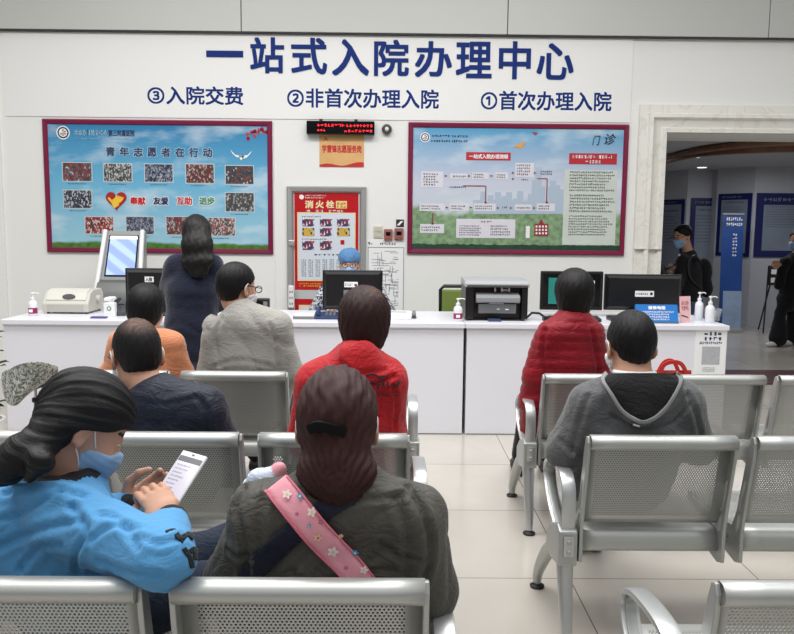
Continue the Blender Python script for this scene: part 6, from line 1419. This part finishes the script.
# ---- 7. woman in the red coat
Y0 = YB+.19; xc = at(350, 420, Y0).x
J = seated(xc, YB); J.update(H=at(364.5, 322, Y0+.07), N=at(360, 358, Y0+.02), SL=at(316, 384, Y0), SR=at(386, 380, Y0), EL=at(306, 440, Y0+.03), ER=at(388, 436, Y0+.05)); J.update(WL=J['EL']+Vector((.06, .24, .0)), WR=J['ER']+Vector((-.06, .24, .0)))
redc = cloth('red_coat', (182, 22, 32), .6, 260, .15, (6, .06), .15)
def hood7(g): g.econe(at(352, 371, Y0-.06), at(368, 367, Y0-.06), .105, .10, .05, .05, X3, k=.03)
th, J, R, Rl = person('person with short reddish brown hair in a hooded red coat', (xc, Y0, 0), J, dict(name='coat', tw=[(-.02, .145, .11), (.3, .165, .135), (.7, .165, .135), (.95, .165, .135)], rs=(.070, .063, .048), mats=[redc], amp=.006, fold=15, seed=61, collar=(.04, .02), trap=.058, k=.035, add=[hood7], creases=[([(332, 372), (345, 382), (370, 386), (394, 376)], 2, .011), ([(316, 378), (312, 400), (318, 430)], 2, .009), ([(392, 386), (396, 400), (395, 430)], 2, .008), ([(340, 362), (355, 372), (385, 370)], 2, .006), ([(325, 400), (350, 396)], 2, .005), ([(330, 420), (360, 412), (380, 418)], 2, .005)]), dict(mat=dark_trousers),
    hair=dict(mat=auburn, t=.019, zc=-.12, nape=.075, tap=.035, full=.4, freq=24, lock=.0014, res=.007, sc=(1, 1, 1.0), thin=((.03, -.06, .1), .04, .45)), hs=1.0, hpitch=-.1, res=.010, sk=skin_pale)
q = MB(th.location); org = th.location
for k, (px, py, body) in enumerate([(371, 384, '')]): pass
def mark(path, hw): ribbon('back_lettering', path, hw, black_ink, th, J['_top'], Y0, org, .009, n=8, thick=.001)
for pth, hw in (([(366, 376), (372, 374), (380, 377), (388, 375)], .9), ([(370, 381), (371, 387), (374, 389)], .9), ([(376, 382), (378, 388), (380, 383)], .9), ([(383, 378), (384, 388)], .8), ([(388, 381), (388, 388), (391, 384)], .8), ([(393, 382), (396, 387), (400, 381)], .8), ([(378, 394), (388, 396), (400, 394)], .5)): mark(pth, hw)
# ---- 8. clerk behind the counter
Y0 = 6.55; xc = at(350, 300, Y0).x
J = dict(H=at(349.5, 264, Y0), N=at(350, 281, Y0+.04), SL=at(326, 292, Y0+.05), SR=at(376, 292, Y0+.05), EL=at(316, 312, Y0-.1), ER=at(388, 312, Y0-.1), P=Vector((xc, Y0+.12, .56)))
J.update(WL=J['EL']+Vector((.1, -.18, .10)), WR=J['ER']+Vector((-.1, -.18, .10)), KL=Vector((xc-.1, Y0-.22, .52)), KR=Vector((xc+.1, Y0-.22, .52)), AL=Vector((xc-.1, Y0-.2, .09)), AR=Vector((xc+.1, Y0-.2, .09)))
patt = cloth('patterned_blouse', (120, 124, 130), .8); t = NT(patt); b0 = t.n['Principled BSDF']; co = t.add('ShaderNodeTexCoord'); vo = t.add('ShaderNodeTexNoise', i_Scale=34.0, i_Detail=1.0, i_Distortion=1.5); t.link(co.outputs['Object'], vo.inputs['Vector'])
r = t.add('ShaderNodeValToRGB'); r.color_ramp.elements[0].position = .47; r.color_ramp.elements[1].position = .53; r.color_ramp.elements[0].color = lin((36, 40, 52)); r.color_ramp.elements[1].color = lin((196, 200, 206)); t.link(vo.outputs['Fac'], r.inputs[0]); t.link(r.outputs[0], b0.inputs['Base Color'])
th, J, R, Rl = person('clerk in a blue surgical cap and patterned top behind the monitor', (xc, Y0, 0), J, dict(name='blouse', tw=[(-.02, .15, .10), (.3, .18, .12), (.7, .18, .13), (.95, .18, .14)], rs=(.066, .06, .042), mats=[patt], amp=.006, fold=16, seed=71, collar=(.02, .012), trap=.055), dict(mat=dark_trousers, foot=Vector((0, -1, 0))),
    hyaw=PI, hpitch=-.12, res=.011, hs=.98, sk=skin_pale, mask=mask_m, glasses=True, hres=.005, hands=[dict(w=J['WL'], d=(0.3, -.9, -.1), n=(0, .1, 1), side=-1, curl=.4), dict(w=J['WR'], d=(-.3, -.9, -.1), n=(0, .1, 1), side=1, curl=.4)])
g = SDF(.02); g.ell((0, -.015, .05), (.094, .112, .085)); H8 = A3(J['H'])
def capf(P): q = ((P-H8)@R).astype(f32); d = g(q); return smax(d, .022+.12*np.maximum(-q[:, 1], -.1)*-0+(-q[:, 2])+.15*np.minimum(q[:, 1], 0), .01)
emit_mesh('surgical_cap', [(capf, H8-.17, H8+.17, .007)], [cloth('cap_blue', (88, 132, 178), .8, 200, .2, (16, .12))], th, th.location, disp=lambda v, N: folds(v, 45, .005, 4))
# ---- 9. woman in the quilted red jacket
Y0 = YC+.18; xc = at(564, 380, Y0).x
J = seated(xc, YC); J.update(H=at(574, 295, Y0+.07), N=at(573, 318, Y0+.03), SL=at(551, 335, Y0), SR=at(590, 334, Y0+.02), EL=at(538, 376, Y0+.02), ER=at(600, 376, Y0+.06)); J.update(WL=J['EL']+Vector((.02, .2, -.04)), WR=J['ER']+Vector((-.06, .24, .0)))
J['P'] = Vector((xc-.0, YC+.30, .52)); J['KL'].x += .04; J['AL'].x += .03
puff = cloth('quilted_red', (136, 12, 30), .45, 120, .12, (8, .08), .1)
def quilt(v): ph_ = v[:, 2]/.046+.25*np.sin(v[:, 0]*6); return .006*(np.abs(np.sin(ph_*PI))**.4)-.004
def add9(g): g.cone(at(545, 345, Y0+.02), at(535, 400, Y0+.05), .06, .075, k=.04); g.cone(at(535, 400, Y0+.05), at(534, 428, Y0+.10), .075, .07, k=.04)
person('woman in a crimson quilted jacket facing the teal screen', (xc, Y0, 0), J, dict(name='quilted_jacket', tw=[(-.02, .125, .095), (.3, .155, .125), (.7, .155, .125), (1.05, .155, .125)], rs=(.066, .064, .05), k=.035, mats=[puff], amp=.004, fold=14, seed=81, collar=(.04, .018), trap=.058, disp=quilt, add=[add9], creases=[([(545, 330), (543, 360), (550, 400)], 2, .009), ([(592, 332), (597, 360), (598, 380)], 2, .008)]), dict(mat=black_cloth),
    hair=dict(mat=soft_black, t=.023, zc=-.115, nape=.075, tap=.03, full=.5, freq=22, lock=.0012, res=.008), hs=1.0, hpitch=-.1, hyaw=.1, res=.009, sk=skin_pale)
# ---- 10. young man in the grey hoodie
Y0 = YB+.19; xc = at(630, 420, Y0).x
J = seated(xc, YB); J.update(H=at(630.5, 346, Y0+.06), N=at(634, 380, Y0+.01), SL=at(590, 404, Y0), SR=at(681, 403, Y0), EL=at(565, 450, Y0+.03), ER=at(697, 446, Y0+.05)); J['KL'].x += .07; J['AL'].x += .10; J.update(WL=J['EL']+Vector((.1, .24, .02)), WR=J['ER']+Vector((-.06, .24, .0)))
hoodm = cloth('grey_hoodie', (92, 93, 95), .9, 420, .35, (40, .1), .3); hood_in = cloth('hood_lining', (18, 18, 21), .85)
hc = at(641, 396, Y0-.10)
def hood10(g):
    g.econe(at(612, 388, Y0-.07), at(640, 412, Y0-.12), .05, .045, .03, .03, X3, k=.03); g.econe(at(672, 386, Y0-.07), at(640, 412, Y0-.12), .05, .045, .03, .03, X3, k=.03); g.ell(at(640, 392, Y0-.07), (.11, .05, .05), k=.04)
def m10(P):
    out = np.zeros(len(P), int)
    for i in range(len(P)): pass
    d = P-A3(EYE); z = d@A3(fwd); return out
# lining is the inner face of the hood: a V on the back of the shoulders
hp = [at(603, 377, Y0-.1), at(680, 376, Y0-.1), at(644, 421, Y0-.1)]
def m10(P):
    x, z = P[:, 0], P[:, 2]; a, b, c = hp
    def side(p, q): return (q.x-p.x)*(z-p.z)-(q.z-p.z)*(x-p.x)
    s1, s2 = side(a, c), side(c, b); ins_ = (s1 > 0) & (s2 > 0) & (z < max(a.z, b.z)+.03)
    return (ins_ & (P[:, 1] < Y0-.03)).astype(int)
th, J, R, Rl = person('young man with short black hair in a grey hoodie with black lining', (xc, Y0, 0), J, dict(name='hoodie', tw=[(-.02, .17, .11), (.3, .195, .14), (.7, .19, .14), (.95, .19, .14)], rs=(.074, .066, .05), mats=[hoodm], amp=.005, fold=14, seed=91, collar=(.02, .016), trap=.06, k=.04, add=[hood10], creases=[([(588, 396), (580, 420), (572, 452)], 2.5, .008), ([(688, 394), (698, 420), (704, 456)], 2.5, .008), ([(612, 415), (640, 429), (670, 424), (690, 405)], 2.2, .008), ([(600, 440), (625, 450)], 3, .005), ([(560, 440), (575, 452), (585, 460)], 2.5, .006)]), dict(mat=dark_trousers),
    hair=dict(mat=black_hair, t=.012, zc=-.075, sc=(.92, 1, 1.0), nape=.03, nw=.040, freq=26, lock=.0008, res=.006, ear=-.034, tap=.07), hs=1.04, hpitch=-.22, hyaw=-.06, res=.009, sk=skin, mask=mask_w, neckr=.058)
Lp = smoothpts([Vector((607, 373, 0)), Vector((603, 378, 0)), Vector((611, 395, 0)), Vector((622, 410, 0)), Vector((641, 421, 0))], 6); Rp = smoothpts([Vector((676, 373, 0)), Vector((681, 378, 0)), Vector((674, 396, 0)), Vector((661, 412, 0)), Vector((643, 421, 0))], 6)
q = MB(th.location); nL = len(Lp)
q.raw([surf(J['_top'], a.x+(b.x-a.x)*k/14, a.y+(b.y-a.y)*k/14, Y0, .006) for a, b in zip(Lp, Rp) for k in range(15)], [(i*15+k, i*15+k+1, (i+1)*15+k+1, (i+1)*15+k) for i in range(nL-1) for k in range(14)])
o = q.build('hood_lining', hood_in, th, smooth=80); s_ = o.modifiers.new('s', 'SOLIDIFY'); s_.thickness = .003
ribbon('hood_edge', [(607, 373), (603, 380), (612, 395), (622, 410), (636, 420), (648, 421), (662, 412), (674, 396), (681, 380), (677, 373)], 1.6, mat('hood_edge', (140, 140, 142), .8), th, J['_top'], Y0, th.location, .007, n=40, thick=.008)
ribbon('tag', [(633, 424.5), (640, 426.5)], .8, white_plastic, th, J['_top'], Y0, th.location, .009, n=6, thick=.001)
q = MB(th.location); q.tube([J['N']+Vector((.066*math.cos(a*PI/10), .068*math.sin(a*PI/10), +.026-.006*math.sin(a*PI/10))) for a in range(20)], .010, 8, closed=True); q.build('shirt_collar', mat('shirt_white', (226, 226, 226), .8), th, smooth=70)
# ---- hall people
def standing(px, Y, ht, turn=0):
    pass
Y0 = 8.75
def pt(px, py, dy=0): return at(px, py, Y0+dy)
xc = pt(687, 300).x
J = dict(H=pt(682.5, 236), N=pt(688, 253, .02), SL=pt(683, 262, -.13), SR=pt(693, 262, .14), EL=pt(677, 286, -.16), ER=pt(694, 286, .1), WL=pt(671, 271, -.28) if False else pt(679, 269, -.2), WR=pt(671, 292, .0), P=pt(688, 302, .0))
J['WL'] = pt(680, 270, -.12); J.update(KL=Vector((xc-.02, Y0-.08, .47)), KR=Vector((xc+.02, Y0+.1, .47)), AL=Vector((xc-.02, Y0-.09, .1)), AR=Vector((xc+.04, Y0+.12, .1)))
th, J, R, Rl = person('masked man in black jacket holding a phone in the doorway', (xc, Y0, 0), J, dict(tw=[(-.02, .12, .10), (.3, .17, .14), (.7, .165, .14), (1.0, .165, .135)], rs=(.07, .058, .042), mats=[black_cloth], amp=.006, fold=14, seed=101, collar=(.03, .014), trap=.058, cut=pt(688, 298).z-.03), dict(mat=jeans, foot=Vector((-1, 0, 0))),
    hair=dict(mat=black_hair, t=.013, zc=-.05, freq=22, lock=.001, res=.008), hyaw=-PI/2-.35, hpitch=-.3, hs=1.02, res=.013, hres=.006, mask=mask_m, glasses=True, hands=[dict(w=J['WL'], d=(-.95, -.1, .2), n=(0, -.6, -.7), side=-1, curl=.7), dict(w=J['WR'], d=(-.1, 0, -1), n=(-.4, -.8, 0), side=1, curl=.4)])
q = MB(th.location); c = surf(J['_top'], 679.5, 255.5, Y0, .003); q.raw([c+Vector((.012*math.cos(a*PI/4), 0, .02*math.sin(a*PI/4))) for a in range(8)], [tuple(range(8))]); q.build('chest_badge', paper, th)
tb = thing('backpack', 'black backpack hanging behind the masked man in the doorway', 'backpack', tuple(pt(705, 284))); q = SDF(.04); q.ell(pt(704, 272), (.07, .14, .16)).ell(pt(706, 288), (.06, .12, .11)); emit_mesh('pack', [(q, *q.bounds(), .014)], [black_cloth], tb, tb.location, disp=lambda v, N: folds(v, 20, .006, 2))
q = MB(tb.location); q.tube(smoothpts([pt(700, 262, -.12), pt(694, 256, -.17), pt(688, 262, -.2), pt(690, 278, -.18), pt(700, 288, -.13)], 4), .012, 8, flat=((0, 1, 0), .022)); q.build('shoulder_strap', black_plastic, tb, smooth=60)
pp_ = J['WL']+Vector((-.12, -.03, .03)); t3 = thing('smartphone', 'dark smartphone in the hand of the masked man in the doorway', 'phone', tuple(pp_)); MB().box(-.07, .07, -.035, .035, -.004, .004, R=Matrix.Rotation(-.5, 3, 'Y'), c=(0, 0, 0)).build('case', black_plastic, t3, bevel=.003); MB().box(-.065, .065, -.031, .031, .0042, .0048, R=Matrix.Rotation(-.5, 3, 'Y'), c=(0, 0, 0)).build('screen', black_gloss, t3)
# woman at the right edge of the hall
Y0 = 9.95; xc = pt(787, 300).x
J = dict(H=pt(797, 240), N=pt(797, 255, .02), SL=pt(785, 262, -.12), SR=pt(803, 262, .12), EL=pt(779, 285, -.12), ER=pt(800, 286, .1), WL=pt(785, 270, -.16), WR=pt(792, 274, .0), P=pt(790, 298, .0))
J['WL'] = pt(781, 268, -.15); J.update(KL=Vector((pt(779, 320).x, Y0-.02, .42)), KR=Vector((pt(794, 320).x, Y0+.06, .42)), AL=Vector((pt(776, 340).x, Y0-.05, .08)), AR=Vector((pt(796, 340).x, Y0+.06, .08)))
th, J, R, Rl = person('woman in black wide trousers and pale shoes at the right edge of the hall', (xc, Y0, 0), J, dict(tw=[(-.02, .12, .10), (.3, .15, .12), (.7, .15, .12), (1.1, .17, .13)], rs=(.062, .055, .045), mats=[black_cloth], amp=.006, fold=14, seed=111, collar=(.03, .012), trap=.052), dict(mat=black_cloth, hem=.11, foot=Vector((-.95, -.3, 0))), shoes=shoe_white,
    hair=dict(mat=black_hair, t=.014, zc=-.16, nape=.09, freq=22, lock=.001, res=.01), hyaw=-PI/2-.5, hpitch=-.15, hs=1.0, res=.014, hres=.007, mask=mask_m, hands=[dict(w=J['WL'], d=(-.6, -.2, .5), n=(-.3, -.8, 0), side=-1, curl=.6), dict(w=J['WR'], d=(-.9, -.3, .2), n=(0, -.6, .4), side=1, curl=.6)])
# dark figure close behind the jamb
Y0 = 9.5; xc = pt(656, 300).x
J = dict(H=pt(652, 247), N=pt(654, 262, .02), SL=pt(648, 268, -.12), SR=pt(660, 269, .12), EL=pt(652, 292, -.14), ER=pt(664, 290, .05), WL=pt(664, 280, -.2), WR=pt(668, 276, -.1), P=pt(656, 305, .0))
J.update(KL=Vector((xc-.08, Y0-.02, .45)), KR=Vector((xc+.08, Y0+.04, .45)), AL=Vector((xc-.08, Y0-.02, .09)), AR=Vector((xc+.08, Y0+.05, .09)))
person('dark clothed person mostly hidden by the marble door jamb', (xc, Y0, 0), J, dict(tw=[(-.02, .12, .10), (.3, .15, .12), (.7, .15, .12), (1.0, .16, .13)], rs=(.064, .055, .045), mats=[black_cloth], amp=.006, fold=14, seed=121, collar=(.03, .012), trap=.05), dict(mat=black_cloth),
    hair=dict(mat=black_hair, t=.013, zc=-.06, res=.01), hyaw=PI/2, hs=1.0, res=.015, hres=.008, hands=[dict(w=J['WL'], d=(.6, -.2, .5), n=(.3, -.8, 0), side=1, curl=.6), dict(w=J['WR'], d=(.9, -.3, .2), n=(0, -.6, .4), side=-1, curl=.6)])
# ================================================================ LIGHT
wd = bpy.data.worlds.new('world'); bpy.context.scene.world = wd; wd.use_nodes = True; t = NT(wd); bg = t.n['Background']
tc = t.add('ShaderNodeTexCoord'); sp = t.add('ShaderNodeSeparateXYZ'); t.link(tc.outputs['Generated'], sp.inputs[0])
r = t.add('ShaderNodeValToRGB'); r.color_ramp.elements[0].position = .0; r.color_ramp.elements[0].color = (.13, .13, .13, 1); r.color_ramp.elements[1].position = 1; r.color_ramp.elements[1].color = (1, 1, 1, 1); k = r.color_ramp.elements.new(.15); k.color = (.17, .175, .18, 1); k = r.color_ramp.elements.new(.6); k.color = (.75, .76, .78, 1)
t.link(sp.outputs[2], r.inputs[0]); t.link(r.outputs[0], bg.inputs['Color']); bg.inputs['Strength'].default_value = .8
def area(name, loc, sx, sy, w_, col=(1, 1, 1), rot=(0, 0, 0)):
    l = bpy.data.lights.new(name, 'AREA'); l.shape = 'RECTANGLE'; l.size = sx; l.size_y = sy; l.energy = w_; l.color = col
    o = bpy.data.objects.new(name, l); COL.objects.link(o); o.location = loc; o.rotation_euler = rot; return o
area('ceiling_lamp', (-.5, 4.2, 4.6), 6, 1.2, 190, (1, .99, .97)); area('ceiling_lamp', (-.5, 1.5, 4.6), 6, 1.2, 110, (1, .99, .97))
area('hall_lamp', (at(740, 200, 11).x-.3, 10.6, hz-.06), 2.5, .3, 24, (.95, .97, 1))
vs_ = bpy.context.scene.view_settings; vs_.view_transform = 'Standard'; vs_.look = 'None'; vs_.gamma = 1; vs_.exposure = 0.2; vs_.use_curve_mapping = False
bpy.data.objects.remove(_to)
# ---- third level: pieces that belong to a part hang from that part
RULES = {'ear_loop': ('face_mask',), 'hair_clip': ('hair',), 'cuff': ('jacket',), 'back_lettering': ('coat',), 'sleeve_stripe': ('jacket',), 'hood_lining': ('hoodie',), 'hood_edge': ('hoodie',), 'tag': ('hoodie',), 'chest_badge': ('jacket',),
         'sticker_lettering': ('sticker',), 'foot': ('leg',), 'bolt': ('bolt_cover',), 'armrest_inner_rib': ('armrest',), 'label_band': ('bottle',), 'label_print': ('bottle',), 'screen_image': ('screen',), 'keys': ('base',), 'keypad': ('body',),
         'picture': ('print', 'page'), 'picture_border': ('print',), 'lettering': ('print', 'panel', 'sheet', 'poster', 'housing', 'front_panel', 'front_leaf', 'screen', 'label_plate'), 'lettering_outline': ('print',), 'slogan': ('print',), 'slogan_outline': ('print',), 'emblem': ('print',), 'emblem_rim': ('print',), 'emblem_ring': ('print',), 'emblem_mark': ('print',),
         'heart': ('print',), 'hand_emblem': ('print',), 'dove': ('print',), 'blossom': ('print',), 'grass_strip': ('print',), 'skyline': ('print',), 'text_panel': ('print',), 'title_plate': ('print',), 'plate_lettering': ('print',), 'flow_arrow': ('print',), 'hospital_drawing': ('print',), 'building_windows': ('print',), 'notice_panel': ('print',), 'brush_lettering': ('print',), 'paper_plane': ('print',), 'kite': ('print',),
         'character': ('panel',), 'flower_motif': ('pink_band',), 'motif_centre': ('pink_band',), 'binding': ('pink_band',), 'rocker': ('plate',), 'badge_lettering': ('badge',), 'ring_mark': ('box',), 'ring_centre': ('box',), 'header_bar': ('screen',), 'status_bar': ('screen',), 'foot_band': ('panel',), 'bar_mark': ('front_leaf',), 'plan_lines': ('sheet',), 'ribbon': ('print',)}
kids = {}
for o in bpy.data.objects:
    if o.parent is not None: kids.setdefault(o.parent, []).append(o)
def ctr(o): b = [Vector(c) for c in o.bound_box]; return sum(b, Vector())/8 + o.location
for root, ch in kids.items():
    if root.parent is not None: continue
    for o in ch:
        nm = o.name.split('.')[0]
        for want in RULES.get(nm, ()):
            c = [x for x in ch if x.name.split('.')[0] == want and x is not o]
            if c:
                p = min(c, key=lambda x: (ctr(x)-ctr(o)).length); o.parent = p; o.location = o.location-p.location; break
bpy.context.view_layer.update()
